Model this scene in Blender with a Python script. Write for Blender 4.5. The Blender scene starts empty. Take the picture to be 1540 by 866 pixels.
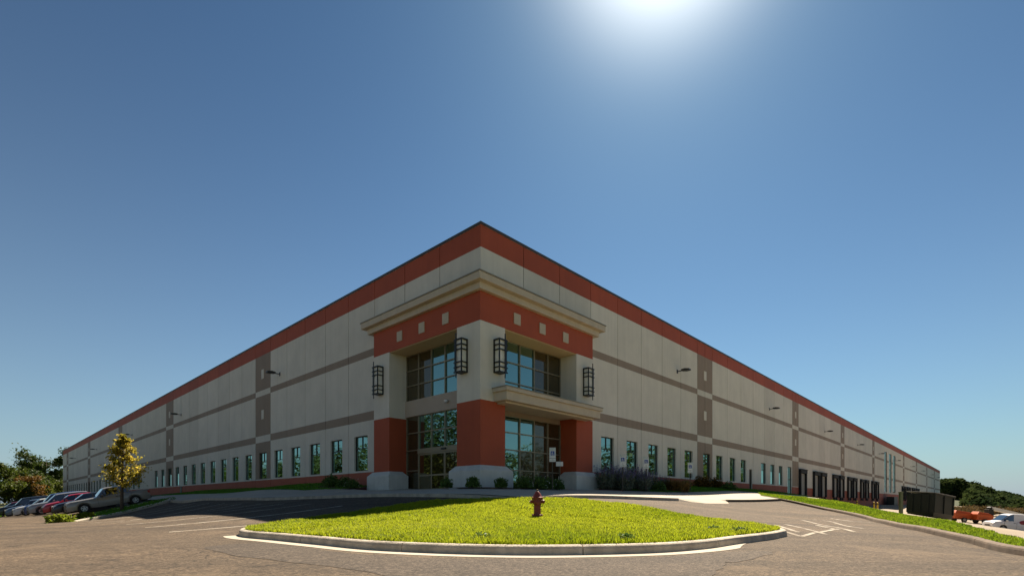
import bpy, bmesh, math, random
import numpy as np
from mathutils import Vector, Matrix
from mathutils.geometry import delaunay_2d_cdt
R_ = math.radians
S = bpy.context.scene
COL = S.collection

# ------------------------------------------------------------------ camera, sky, sun, exposure
cam_d = bpy.data.cameras.new("camera"); cam = bpy.data.objects.new("camera", cam_d); COL.objects.link(cam)
cam_d.sensor_width = 36.0; cam_d.lens = 36.0 * 772 / 1540
cam_d.shift_x = 0.0; cam_d.shift_y = 321.5 / 1540
cam_d.clip_start = 0.05; cam_d.clip_end = 5000
cam.location = (0, 0, 0); cam.rotation_euler = (R_(90), 0, 0)
S.camera = cam

SUN_EL, SUN_AZ = 49.0, 17.0          # azimuth to the right of straight ahead (+Y)
sv = Vector((math.sin(R_(SUN_AZ)) * math.cos(R_(SUN_EL)), math.cos(R_(SUN_AZ)) * math.cos(R_(SUN_EL)), math.sin(R_(SUN_EL))))
W = bpy.data.worlds.new("World"); S.world = W; W.use_nodes = True
wn = W.node_tree.nodes; wl = W.node_tree.links
sky = wn.new('ShaderNodeTexSky'); sky.sky_type = 'NISHITA'; sky.sun_disc = False
sky.sun_elevation = R_(SUN_EL); sky.sun_rotation = R_(SUN_AZ)
sky.altitude = 200; sky.air_density = 1.0; sky.dust_density = 0.3; sky.ozone_density = 5.0
EXPOSURE = 1.5
bg = wn['Background']; bg.inputs['Strength'].default_value = 0.1
sc0 = wn.new('ShaderNodeVectorMath'); sc0.operation = 'SCALE'; sc0.inputs['Scale'].default_value = 0.1
gm = wn.new('ShaderNodeGamma'); gm.inputs['Gamma'].default_value = 1.8
tn = wn.new('ShaderNodeVectorMath'); tn.operation = 'MULTIPLY'
kx = 10.0 / 2**EXPOSURE * 0.95; tn.inputs[1].default_value = (1.62*kx, 1.80*kx, 1.22*kx)
wl.new(sky.outputs[0], sc0.inputs[0]); wl.new(sc0.outputs[0], gm.inputs['Color']); wl.new(gm.outputs[0], tn.inputs[0]); # pale humid air low over the horizon, all round
tcw = wn.new('ShaderNodeTexCoord'); sx = wn.new('ShaderNodeSeparateXYZ'); wl.new(tcw.outputs['Generated'], sx.inputs[0])
ab_ = wn.new('ShaderNodeMath'); ab_.operation = 'ABSOLUTE'; wl.new(sx.outputs['Z'], ab_.inputs[0])
e1 = wn.new('ShaderNodeMath'); e1.operation = 'MULTIPLY'; e1.inputs[1].default_value = -3.6; wl.new(ab_.outputs[0], e1.inputs[0])
e2 = wn.new('ShaderNodeMath'); e2.operation = 'EXPONENT'; wl.new(e1.outputs[0], e2.inputs[0])
e3 = wn.new('ShaderNodeMath'); e3.operation = 'MULTIPLY'; e3.inputs[1].default_value = 0.95; wl.new(e2.outputs[0], e3.inputs[0])
hm = wn.new('ShaderNodeMix'); hm.data_type = 'RGBA'; wl.new(e3.outputs[0], hm.inputs['Factor']); wl.new(tn.outputs[0], hm.inputs['A'])
hk = 10.0 / 2**EXPOSURE; hm.inputs['B'].default_value = (0.36*hk, 0.445*hk, 0.55*hk, 1)
# bright aureole round the sun
dt = wn.new('ShaderNodeVectorMath'); dt.operation = 'DOT_PRODUCT'; wl.new(tcw.outputs['Generated'], dt.inputs[0]); dt.inputs[1].default_value = sv
dm = wn.new('ShaderNodeMath'); dm.operation = 'MAXIMUM'; dm.inputs[1].default_value = 0.0; wl.new(dt.outputs['Value'], dm.inputs[0])
dp_ = wn.new('ShaderNodeMath'); dp_.operation = 'POWER'; dp_.inputs[1].default_value = 170.0; wl.new(dm.outputs[0], dp_.inputs[0])
ds = wn.new('ShaderNodeVectorMath'); ds.operation = 'SCALE'; ds.inputs[0].default_value = (1.7*hk, 1.62*hk, 1.5*hk); wl.new(dp_.outputs[0], ds.inputs['Scale'])
da_ = wn.new('ShaderNodeVectorMath'); da_.operation = 'ADD'; wl.new(hm.outputs['Result'], da_.inputs[0]); wl.new(ds.outputs[0], da_.inputs[1])
wl.new(da_.outputs[0], bg.inputs['Color'])
sun_d = bpy.data.lights.new("sun", 'SUN'); sun = bpy.data.objects.new("sun", sun_d); COL.objects.link(sun)
sun_d.energy = 4.4; sun_d.angle = R_(0.5); sun_d.color = (1.0, 0.87, 0.70)
sun.rotation_euler = sv.to_track_quat('Z', 'Y').to_euler(); sun.location = (20, 60, 80)
S.view_settings.view_transform = 'Standard'; S.view_settings.look = 'None'
S.view_settings.gamma = 1.0; S.view_settings.use_curve_mapping = False
S.view_settings.exposure = EXPOSURE
S.cycles.max_bounces = 6; S.cycles.transparent_max_bounces = 6

rng = np.random.default_rng(7); random.seed(7)

# ------------------------------------------------------------------ helpers: tags, meshes
def tag(o, label=None, cat=None, group=None, kind=None):
    if label: o['label'] = label
    if cat: o['category'] = cat
    if group: o['group'] = group
    if kind: o['kind'] = kind
    return o
def empty(name, loc, label, cat, group=None, rz=0.0):
    o = bpy.data.objects.new(name, None); COL.objects.link(o); o.empty_display_size = 0.3
    o.location = loc; o.rotation_euler = (0, 0, rz)
    return tag(o, label, cat, group)
class MB:
    def __init__(s): s.v = []; s.f = []; s.m = []
    def face(s, pts, m=0):
        i = len(s.v); s.v += [tuple(p) for p in pts]; s.f.append(tuple(range(i, i + len(pts)))); s.m.append(m)
    def box(s, x0, x1, y0, y1, z0, z1, m=0):
        i = len(s.v)
        s.v += [(x0,y0,z0),(x1,y0,z0),(x1,y1,z0),(x0,y1,z0),(x0,y0,z1),(x1,y0,z1),(x1,y1,z1),(x0,y1,z1)]
        for f in ((3,2,1,0),(4,5,6,7),(0,1,5,4),(1,2,6,5),(2,3,7,6),(3,0,4,7)):
            s.f.append(tuple(i + k for k in f)); s.m.append(m)
    def prism(s, poly, z0, z1, m=0):
        n = len(poly); i = len(s.v)
        s.v += [(p[0], p[1], z0) for p in poly] + [(p[0], p[1], z1) for p in poly]
        s.f.append(tuple(i + k for k in reversed(range(n)))); s.m.append(m)
        s.f.append(tuple(i + n + k for k in range(n))); s.m.append(m)
        for k in range(n):
            s.f.append((i+k, i+(k+1)%n, i+n+(k+1)%n, i+n+k)); s.m.append(m)
    def ring(s, pts_list, m=0, cap=True, closed=True):
        """loft of equal-length rings"""
        n = len(pts_list[0]); base = len(s.v)
        for r in pts_list: s.v += [tuple(p) for p in r]
        for k in range(len(pts_list) - 1):
            for j in range(n if closed else n - 1):
                s.f.append((base+k*n+j, base+k*n+(j+1)%n, base+(k+1)*n+(j+1)%n, base+(k+1)*n+j)); s.m.append(m)
        if cap and closed:
            s.f.append(tuple(base + j for j in reversed(range(n)))); s.m.append(m)
            s.f.append(tuple(base + (len(pts_list)-1)*n + j for j in range(n))); s.m.append(m)
    def tube(s, p0, p1, r0, r1=None, n=10, m=0):
        r1 = r0 if r1 is None else r1
        p0 = Vector(p0); p1 = Vector(p1); d = (p1 - p0).normalized()
        a = d.orthogonal().normalized(); b = d.cross(a)
        rg = lambda p, r: [p + (a*math.cos(t) + b*math.sin(t))*r for t in [2*math.pi*k/n for k in range(n)]]
        s.ring([rg(p0, r0), rg(p1, r1)], m)
    def lathe(s, prof, n=20, m=0, c=(0,0,0)):
        s.ring([[(c[0]+r*math.cos(2*math.pi*k/n), c[1]+r*math.sin(2*math.pi*k/n), c[2]+z) for k in range(n)] for r, z in prof], m)
    def mesh(s, name, mats, smooth=False, fix=True, bevel=0.0):
        me = bpy.data.meshes.new(name); me.from_pydata(s.v, [], s.f)
        for mt in (mats if isinstance(mats, (list, tuple)) else [mats]): me.materials.append(mt)
        me.polygons.foreach_set('material_index', s.m)
        if smooth: me.polygons.foreach_set('use_smooth', [True]*len(s.f))
        if fix or bevel:
            b = bmesh.new(); b.from_mesh(me)
            bmesh.ops.remove_doubles(b, verts=b.verts, dist=1e-5) if bevel or smooth else None
            bmesh.ops.recalc_face_normals(b, faces=b.faces)
            if bevel:
                ed = [e for e in b.edges if len(e.link_faces) == 2 and e.calc_face_angle(0) > 0.6]
                bmesh.ops.bevel(b, geom=ed, offset=bevel, segments=2, affect='EDGES', profile=0.6, clamp_overlap=True)
            b.to_mesh(me); b.free()
        me.update(); return me
    def build(s, name, mats, parent=None, smooth=False, fix=True, bevel=0.0, loc=(0,0,0), rz=0.0):
        o = bpy.data.objects.new(name, s.mesh(name, mats, smooth, fix, bevel)); COL.objects.link(o)
        o.location = loc; o.rotation_euler = (0, 0, rz)
        if parent: o.parent = parent
        return o
def np_mesh(name, V, loops, starts, totals, mats, mat_idx=None, attr=None, smooth=False):
    me = bpy.data.meshes.new(name)
    me.vertices.add(len(V)); me.vertices.foreach_set('co', np.asarray(V, np.float32).ravel())
    me.loops.add(len(loops)); me.loops.foreach_set('vertex_index', np.asarray(loops, np.int32))
    me.polygons.add(len(starts)); me.polygons.foreach_set('loop_start', np.asarray(starts, np.int32))
    try: me.polygons.foreach_set('loop_total', np.asarray(totals, np.int32))
    except Exception: pass
    for mt in mats: me.materials.append(mt)
    if mat_idx is not None: me.polygons.foreach_set('material_index', np.asarray(mat_idx, np.int32))
    if attr is not None:
        at = me.attributes.new('tint', 'FLOAT', 'POINT'); at.data.foreach_set('value', np.asarray(attr, np.float32))
    me.update(calc_edges=True)
    if smooth: me.polygons.foreach_set('use_smooth', [True]*len(starts))
    return me
def link(name, me, parent=None, loc=(0,0,0)):
    o = bpy.data.objects.new(name, me); COL.objects.link(o); o.location = loc
    if parent: o.parent = parent
    return o
def children(o): return [c for c in COL.objects if c.parent == o]
def copy_tree(o, kids, parent=None):
    c = o.copy(); COL.objects.link(c)
    if parent: c.parent = parent
    for k in kids.get(o.name, []): copy_tree(k, kids, c)
    return c
def kid_map():
    d = {}
    for c in COL.objects:
        if c.parent: d.setdefault(c.parent.name, []).append(c)
    return d

# ------------------------------------------------------------------ materials
def mat(name, col, rough=0.7, metal=0.0, spec=0.5, var=0.0, scale=3.0, bump=0.0, bscale=60.0, streak=0.0, coat=0.0, col2=None, panel=False):
    m = bpy.data.materials.new(name); m.use_nodes = True
    nt = m.node_tree; n = nt.nodes; l = nt.links; p = n['Principled BSDF']
    p.inputs['Base Color'].default_value = (*col, 1); p.inputs['Roughness'].default_value = rough
    p.inputs['Metallic'].default_value = metal; p.inputs['Specular IOR Level'].default_value = spec
    if coat: p.inputs['Coat Weight'].default_value = coat; p.inputs['Coat Roughness'].default_value = 0.06
    tc = n.new('ShaderNodeTexCoord')
    cur = None
    if var or col2:
        nz = n.new('ShaderNodeTexNoise'); nz.inputs['Scale'].default_value = scale; nz.inputs['Detail'].default_value = 8; nz.inputs['Roughness'].default_value = 0.65
        l.new(tc.outputs['Object'], nz.inputs['Vector'])
        mx = n.new('ShaderNodeMix'); mx.data_type = 'RGBA'
        c2 = col2 if col2 else tuple(c*(1-var) for c in col); c1 = col if col2 else tuple(min(1, c*(1+var)) for c in col)
        mx.inputs['A'].default_value = (*c1, 1); mx.inputs['B'].default_value = (*c2, 1)
        rp = n.new('ShaderNodeMapRange'); rp.inputs['From Min'].default_value = 0.3; rp.inputs['From Max'].default_value = 0.7
        l.new(nz.outputs['Fac'], rp.inputs['Value']); l.new(rp.outputs[0], mx.inputs['Factor'])
        cur = mx.outputs['Result']
    if streak:
        mp = n.new('ShaderNodeMapping'); mp.inputs['Scale'].default_value = (2.2, 2.2, 0.12)
        l.new(tc.outputs['Object'], mp.inputs['Vector'])
        ns = n.new('ShaderNodeTexNoise'); ns.inputs['Scale'].default_value = 1.6; ns.inputs['Detail'].default_value = 6
        l.new(mp.outputs[0], ns.inputs['Vector'])
        mr = n.new('ShaderNodeMapRange'); mr.inputs['From Min'].default_value = 0.35; mr.inputs['From Max'].default_value = 0.75
        mr.inputs['To Min'].default_value = 1.0; mr.inputs['To Max'].default_value = 1.0 - streak
        l.new(ns.outputs['Fac'], mr.inputs['Value'])
        mm = n.new('ShaderNodeVectorMath'); mm.operation = 'SCALE'
        if cur: l.new(cur, mm.inputs[0])
        else: mm.inputs[0].default_value = col
        l.new(mr.outputs[0], mm.inputs['Scale']); cur = mm.outputs[0]
    if panel:
        pa = n.new('ShaderNodeAttribute'); pa.attribute_name = 'panel'
        p1 = n.new('ShaderNodeMath'); p1.operation = 'ADD'; p1.inputs[1].default_value = 1.0; l.new(pa.outputs['Fac'], p1.inputs[0])
        pv = n.new('ShaderNodeVectorMath'); pv.operation = 'SCALE'
        if cur: l.new(cur, pv.inputs[0])
        else: pv.inputs[0].default_value = col
        l.new(p1.outputs[0], pv.inputs['Scale']); cur = pv.outputs[0]
    if cur: l.new(cur, p.inputs['Base Color'])
    if bump:
        nb = n.new('ShaderNodeTexNoise'); nb.inputs['Scale'].default_value = bscale; nb.inputs['Detail'].default_value = 4
        l.new(tc.outputs['Object'], nb.inputs['Vector'])
        bp = n.new('ShaderNodeBump'); bp.inputs['Strength'].default_value = bump; bp.inputs['Distance'].default_value = 0.02
        l.new(nb.outputs['Fac'], bp.inputs['Height']); l.new(bp.outputs[0], p.inputs['Normal'])
    return m
def leaf_mat(name, ca, cb, trans=0.45, rough=0.6, spec=0.2):
    m = bpy.data.materials.new(name); m.use_nodes = True
    nt = m.node_tree; n = nt.nodes; l = nt.links; n.remove(n['Principled BSDF'])
    at = n.new('ShaderNodeAttribute'); at.attribute_name = 'tint'
    mx = n.new('ShaderNodeMix'); mx.data_type = 'RGBA'; mx.inputs['A'].default_value = (*ca, 1); mx.inputs['B'].default_value = (*cb, 1)
    l.new(at.outputs['Fac'], mx.inputs['Factor'])
    d = n.new('ShaderNodeBsdfPrincipled'); d.inputs['Roughness'].default_value = rough; d.inputs['Specular IOR Level'].default_value = spec
    t = n.new('ShaderNodeBsdfTranslucent'); ms = n.new('ShaderNodeMixShader'); ms.inputs[0].default_value = trans
    l.new(mx.outputs['Result'], d.inputs['Base Color']); l.new(mx.outputs['Result'], t.inputs['Color'])
    l.new(d.outputs[0], ms.inputs[1]); l.new(t.outputs[0], ms.inputs[2]); l.new(ms.outputs[0], n['Material Output'].inputs[0])
    return m
def glass_mat(name, tint=(0.75, 1.0, 0.92), refl=0.55, dark=(0.012, 0.014, 0.01)):
    m = bpy.data.materials.new(name); m.use_nodes = True
    nt = m.node_tree; n = nt.nodes; l = nt.links
    p = n['Principled BSDF']; p.inputs['Base Color'].default_value = (*dark, 1); p.inputs['Roughness'].default_value = 0.05
    g = n.new('ShaderNodeBsdfGlossy'); g.inputs['Color'].default_value = (*tint, 1); g.inputs['Roughness'].default_value = 0.012
    fr = n.new('ShaderNodeFresnel'); ge = n.new('ShaderNodeNewGeometry')
    io = n.new('ShaderNodeMapRange'); io.inputs['To Min'].default_value = 1.5; io.inputs['To Max'].default_value = 1/1.5
    l.new(ge.outputs['Backfacing'], io.inputs['Value']); l.new(io.outputs[0], fr.inputs['IOR'])
    ad = n.new('ShaderNodeMath'); ad.operation = 'ADD'; ad.use_clamp = True; ad.inputs[1].default_value = refl
    l.new(fr.outputs[0], ad.inputs[0])
    nb = n.new('ShaderNodeTexNoise'); nb.inputs['Scale'].default_value = 0.9; tc = n.new('ShaderNodeTexCoord')
    l.new(tc.outputs['Object'], nb.inputs['Vector'])
    bp = n.new('ShaderNodeBump'); bp.inputs['Strength'].default_value = 0.05; bp.inputs['Distance'].default_value = 0.05
    l.new(nb.outputs['Fac'], bp.inputs['Height']); l.new(bp.outputs[0], g.inputs['Normal'])
    ms = n.new('ShaderNodeMixShader'); l.new(ad.outputs[0], ms.inputs[0]); l.new(p.outputs[0], ms.inputs[1]); l.new(g.outputs[0], ms.inputs[2])
    l.new(ms.outputs[0], n['Material Output'].inputs[0])
    return m
M = dict(
    beige=mat('painted_concrete_beige', (0.71, 0.655, 0.555), 0.75, var=0.07, scale=0.5, bump=0.15, bscale=45, streak=0.07, panel=True),
    brown=mat('painted_concrete_taupe', (0.32, 0.24, 0.175), 0.75, var=0.07, scale=0.6, bump=0.15, bscale=45, streak=0.08, panel=True),
    red=mat('painted_concrete_red', (0.41, 0.074, 0.024), 0.7, var=0.09, scale=0.6, bump=0.15, bscale=45, streak=0.08, panel=True),
    redpale=mat('painted_concrete_faded_red', (0.42, 0.105, 0.055), 0.75, var=0.08, scale=0.8, bump=0.12, bscale=45, streak=0.08),
    joint=mat('joint_sealant', (0.07, 0.063, 0.053), 0.9),
    trim=mat('cast_stone_trim', (0.56, 0.47, 0.35), 0.75, var=0.08, scale=1.5, bump=0.1, streak=0.08),
    soffit=mat('stucco_soffit', (0.62, 0.48, 0.28), 0.8, var=0.04, scale=1.0, bump=0.1),
    stone=mat('grey_cast_base', (0.62, 0.60, 0.54), 0.8, var=0.1, scale=1.6, bump=0.2, bscale=30, streak=0.1),
    coping=mat('dark_metal_coping', (0.075, 0.065, 0.055), 0.5, metal=0.3),
    alu=mat('bronze_aluminium', (0.30, 0.25, 0.17), 0.4, metal=0.4),
    darkalu=mat('dark_bronze_frame', (0.045, 0.036, 0.026), 0.45, metal=0.3),
    glass=glass_mat('reflective_glass', (0.44, 0.78, 0.72), 0.37),
    glasstall=glass_mat('slot_window_glass', (0.5, 0.72, 0.66), 0.05, (0.02, 0.024, 0.02)),
    glassdoor=glass_mat('door_glass', (0.75, 0.72, 0.42), 0.16, (0.03, 0.02, 0.010)),
    glassdark=glass_mat('bronze_spandrel_glass', (0.6, 0.6, 0.45), 0.02, (0.045, 0.032, 0.014)),
    black=mat('black_metal', (0.014, 0.014, 0.013), 0.45),
    rubber=mat('black_rubber', (0.018, 0.017, 0.017), 0.8, var=0.2),
    shade=mat('lantern_glass', (0.80, 0.77, 0.68), 0.45, var=0.1, scale=6),
    dockdoor=mat('dock_door_grey', (0.34, 0.32, 0.28), 0.6, var=0.06, streak=0.1),
    white=mat('white_paint', (0.78, 0.77, 0.74), 0.55, var=0.04, scale=4),
    yellow=mat('yellow_paint', (0.62, 0.42, 0.03), 0.5, var=0.1),
    greenpost=mat('green_post', (0.10, 0.115, 0.055), 0.6, var=0.15, scale=8),
    dumpster=mat('dark_green_steel', (0.008, 0.012, 0.007), 0.55, var=0.25, scale=1.2, streak=0.3),
    lid=mat('grey_lid', (0.26, 0.25, 0.23), 0.6, var=0.12),
    bark=mat('bark', (0.085, 0.062, 0.043), 0.9, var=0.35, scale=12, bump=0.5, bscale=25),
    orange=mat('orange_paint', (0.50, 0.085, 0.012), 0.5, var=0.18, scale=4),
    signblue=mat('sign_blue', (0.02, 0.07, 0.30), 0.4), signgreen=mat('sign_green', (0.02, 0.16, 0.07), 0.4),
    signwhite=mat('sign_white', (0.72, 0.73, 0.69), 0.4, var=0.03),
    tyre=mat('tyre', (0.016, 0.016, 0.016), 0.85), rim=mat('alloy_rim', (0.45, 0.45, 0.46), 0.3, metal=0.8),
    carglass=glass_mat('car_glass', (0.9, 0.95, 1.0), 0.10, (0.012, 0.014, 0.016)),
    lamp=mat('headlight', (0.62, 0.62, 0.60), 0.15, coat=1.0), taillamp=mat('tail_light', (0.35, 0.015, 0.012), 0.2, coat=1.0),
    chrome=mat('grille', (0.06, 0.06, 0.065), 0.3, metal=0.5), plastic=mat('black_trim', (0.022, 0.022, 0.023), 0.6),
    hydrant=mat('hydrant_red', (0.33, 0.04, 0.026), 0.5, var=0.3, scale=14, bump=0.25, bscale=50, col2=(0.17, 0.03, 0.02)),
    bolt=mat('rusty_iron', (0.16, 0.11, 0.07), 0.6, metal=0.4, var=0.3, scale=20),
    mulch=mat('bark_mulch', (0.085, 0.036, 0.019), 0.95, var=0.5, scale=14, bump=0.9, bscale=28),
    logo=mat('dark_red_logo', (0.20, 0.012, 0.02), 0.4),
    farwall=mat('far_wall', (0.42, 0.40, 0.38), 0.8, var=0.05), farred=mat('far_red', (0.22, 0.03, 0.025), 0.7, var=0.05),
)
def ground_mat(name, c1, c2, fine=120.0, coarse=0.25, speck=0.5, bump=0.4, c3=None, cracks=False, rough=0.92, stretch=None):
    m = bpy.data.materials.new(name); m.use_nodes = True
    nt = m.node_tree; n = nt.nodes; l = nt.links; p = n['Principled BSDF']; p.inputs['Roughness'].default_value = rough
    p.inputs['Specular IOR Level'].default_value = 0.3
    tc = n.new('ShaderNodeTexCoord')
    def noise(sc, det=6, ro=0.6, vec=None):
        z = n.new('ShaderNodeTexNoise'); z.inputs['Scale'].default_value = sc; z.inputs['Detail'].default_value = det; z.inputs['Roughness'].default_value = ro
        l.new(vec if vec else tc.outputs['Object'], z.inputs['Vector']); return z.outputs['Fac']
    def rng_(v, a, b, c=0.0, d=1.0):
        r = n.new('ShaderNodeMapRange'); r.inputs['From Min'].default_value = a; r.inputs['From Max'].default_value = b
        r.inputs['To Min'].default_value = c; r.inputs['To Max'].default_value = d; l.new(v, r.inputs['Value']); return r.outputs[0]
    def mix(f, a, b):
        x = n.new('ShaderNodeMix'); x.data_type = 'RGBA'
        l.new(f, x.inputs['Factor'])
        for s_, q in (('A', a), ('B', b)):
            if isinstance(q, tuple): x.inputs[s_].default_value = (*q, 1)
            else: l.new(q, x.inputs[s_])
        return x.outputs['Result']
    vec = None
    if stretch:
        mp = n.new('ShaderNodeMapping'); mp.inputs['Rotation'].default_value = (0, 0, stretch); mp.inputs['Scale'].default_value = (0.25, 2.2, 1)
        l.new(tc.outputs['Object'], mp.inputs['Vector']); vec = mp.outputs[0]
    cur = mix(rng_(noise(coarse, 7, 0.6, vec), 0.35, 0.65), c1, c2)
    if c3: cur = mix(rng_(noise(coarse*3.3, 5), 0.55, 0.75), cur, c3)
    f = noise(fine, 3, 0.7)
    if speck > .4:
        f2 = noise(fine*.36, 1.5, .6); f3 = noise(fine*.15, 2, .6); f4 = noise(fine*.03, 4, .7)
        for q, am in ((f2, .55), (f3, .42), (f4, .2)):
            sg = n.new('ShaderNodeVectorMath'); sg.operation = 'SCALE'; l.new(cur, sg.inputs[0]); l.new(rng_(q, 0.32, 0.68, 1-am, 1+am), sg.inputs['Scale']); cur = sg.outputs[0]
    sc = n.new('ShaderNodeVectorMath'); sc.operation = 'SCALE'; l.new(cur, sc.inputs[0]); l.new(rng_(f, 0.3, 0.7, 1 - speck, 1 + speck), sc.inputs['Scale']); cur = sc.outputs[0]
    if cracks:
        cur = mix(rng_(noise(1.1, 2, .5), .70, .76, 0, .65), cur, tuple(c*.4 for c in c1))
        cur = mix(rng_(noise(.5, 1, .5), .66, .70, 0, .35), cur, tuple(c*1.5 for c in c2))
        v = n.new('ShaderNodeTexVoronoi'); v.feature = 'DISTANCE_TO_EDGE'; v.inputs['Scale'].default_value = 0.16
        wv = n.new('ShaderNodeVectorMath'); wv.operation = 'ADD'
        nz = n.new('ShaderNodeTexNoise'); nz.inputs['Scale'].default_value = 0.8; nz.inputs['Detail'].default_value = 6; l.new(tc.outputs['Object'], nz.inputs['Vector'])
        sc2 = n.new('ShaderNodeVectorMath'); sc2.operation = 'SCALE'; sc2.inputs['Scale'].default_value = 2.6; l.new(nz.outputs['Color'], sc2.inputs[0])
        l.new(tc.outputs['Object'], wv.inputs[0]); l.new(sc2.outputs[0], wv.inputs[1]); l.new(wv.outputs[0], v.inputs['Vector'])
        mul = n.new('ShaderNodeMath'); mul.operation = 'MULTIPLY'
        l.new(rng_(v.outputs['Distance'], 0.0, 0.007, 1.0, 0.0), mul.inputs[0]); l.new(rng_(noise(0.35, 3), 0.46, 0.58), mul.inputs[1])
        cur = mix(mul.outputs[0], cur, tuple(c*0.35 for c in c1))
    l.new(cur, p.inputs['Base Color'])
    bp = n.new('ShaderNodeBump'); bp.inputs['Strength'].default_value = bump; bp.inputs['Distance'].default_value = 0.012
    l.new(f, bp.inputs['Height']); l.new(bp.outputs[0], p.inputs['Normal'])
    return m
M['asphalt'] = ground_mat('asphalt', (0.058, 0.043, 0.029), (0.108, 0.077, 0.049), 90, 0.22, 0.5, 0.8, (0.076, 0.056, 0.037), True, stretch=R_(20))
M['newasphalt'] = ground_mat('dark_asphalt', (0.058, 0.045, 0.034), (0.078, 0.06, 0.044), 100, 0.5, 0.45, 0.7)
M['concrete'] = ground_mat('concrete_walk', (0.41, 0.36, 0.285), (0.47, 0.415, 0.335), 60, 0.5, 0.12, 0.2)
M['court'] = ground_mat('court_concrete', (0.25, 0.205, 0.15), (0.31, 0.255, 0.19), 30, 0.12, 0.2, 0.3, (0.22, 0.18, 0.135), True)
M['kerb'] = mat('kerb_concrete', (0.47, 0.41, 0.325), 0.85, var=0.22, scale=3.5, bump=0.5, bscale=35, streak=0.3)
M['turf'] = ground_mat('turf_soil', (0.075, 0.105, 0.016), (0.06, 0.085, 0.014), 40, 0.8, 0.5, 0.5)
M['field'] = ground_mat('field', (0.10, 0.10, 0.035), (0.075, 0.09, 0.03), 6, 0.03, 0.4, 0.3)
M['undergrowth'] = ground_mat('undergrowth', (0.03, 0.042, 0.014), (0.045, 0.055, 0.018), 3, 0.05, 0.4, 0.3)
M['paint'] = ground_mat('road_paint', (0.46, 0.42, 0.34), (0.13, 0.098, 0.07), 30, 1.6, 0.3, 0.3, (0.12, 0.09, 0.065))
M['stallpaint'] = ground_mat('stall_paint', (0.56, 0.51, 0.42), (0.30, 0.25, 0.19), 30, 2.5, 0.3, 0.3)
M['kerbdark'] = mat('dark_brown_kerb', (0.13, 0.092, 0.062), 0.9, var=0.35, scale=3, bump=0.4, bscale=30, streak=0.2)  # dark brown base colour, randomly mottled, with darker upright streaks
M['bladeC'] = leaf_mat('verge_blade', (0.11, 0.19, 0.008), (0.26, 0.33, 0.02), 0.5)
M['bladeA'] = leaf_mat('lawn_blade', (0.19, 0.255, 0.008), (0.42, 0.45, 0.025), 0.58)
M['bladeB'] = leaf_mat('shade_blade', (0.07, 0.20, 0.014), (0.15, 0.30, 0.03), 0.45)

# ------------------------------------------------------------------ terrain
Lv = np.array([-0.72658, 0.68708]); Rv = np.array([0.68708, 0.72658]); P0 = np.array([-1.644, 27.0])
FL = 0.66                                    # floor level of the building (camera height is zero)
def AB(a, b): return P0 + a*Lv + b*Rv
def toAB(x, y):
    dx = x - P0[0]; dy = y - P0[1]
    return dx*Lv[0] + dy*Lv[1], dx*Rv[0] + dy*Rv[1]
CP = []
def ca(a, b, z): p = AB(a, b); CP.append((p[0], p[1], z))
def cx(x, y, z): CP.append((x, y, z))
for a, b, z in [(12,0,1.12),(12,-4,.62),(12,-7.2,.15),(12,-8.4,-.1),(12,-10,-.46),(12,-12,-.88),(12,-14,-1.0),(12,-20,-1.06),
    (20,-8.4,-.1),(20,-11,-.75),(20,-13,-1.08),(20,-16,-1.3),
    (30,0,1.2),(30,-4,.62),(30,-7.2,.14),(30,-8.2,-.08),(30,-11.8,-.9),(30,-15,-1.5),(30,-20,-1.6),(26.5,-10.4,-.78),(25,-12.6,-1.2),(23.6,-14.9,-1.62),
    (45,0,1.2),(45,-4,.62),(45,-8.2,-.05),(45,-13,-1.05),(45,-18,-1.6),(60,0,1.1),(60,-8.2,-.2),(60,-14,-1.35),(62,-17,-1.75),
    (98,0,.9),(98,-8,-.3),(98,-15,-1.4),(140,0,.8),(140,-12,-1.3),(175,0,.6),(175,-12,-1.4),
    (100,-40,-2.4),(60,-40,-2.3),(20,-40,-1.7),(160,-50,-2.5),(230,0,0),(230,-60,-2),
    (4,.7,.62),(.7,4,.62),(0,0,.62),(9,-1,.7),(-1,9,.7),(-1.5,-1.5,.55),(-3,-3,.38),(4,-4,.42),(-4,4,.42),(8,-5,.36),(-5,8,.36),
    (0,13,.9),(0,20,1.25),(0,31,1.38),(0,48,1.1),(0,56,.85),(-4,20,.68),(-4,31,.72),(-4,45,.6),(-7,20,.3),(-7.5,31,.25),(-9.5,20,-.15),(-4,13,.52),(-7,13,.1),(-10,13,-.3),
    (-2,63,-.35),(-2,80,-.55),(-2,120,-.7),(-2,200,-.8),(-2,300,-1.0),(-25,85,-2.3),(-40,150,-3.0),(-60,300,-4),(60,0,1.1),(60,60,.6),(170,300,-1),(60,160,.2)]: ca(a, b, z)
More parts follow.
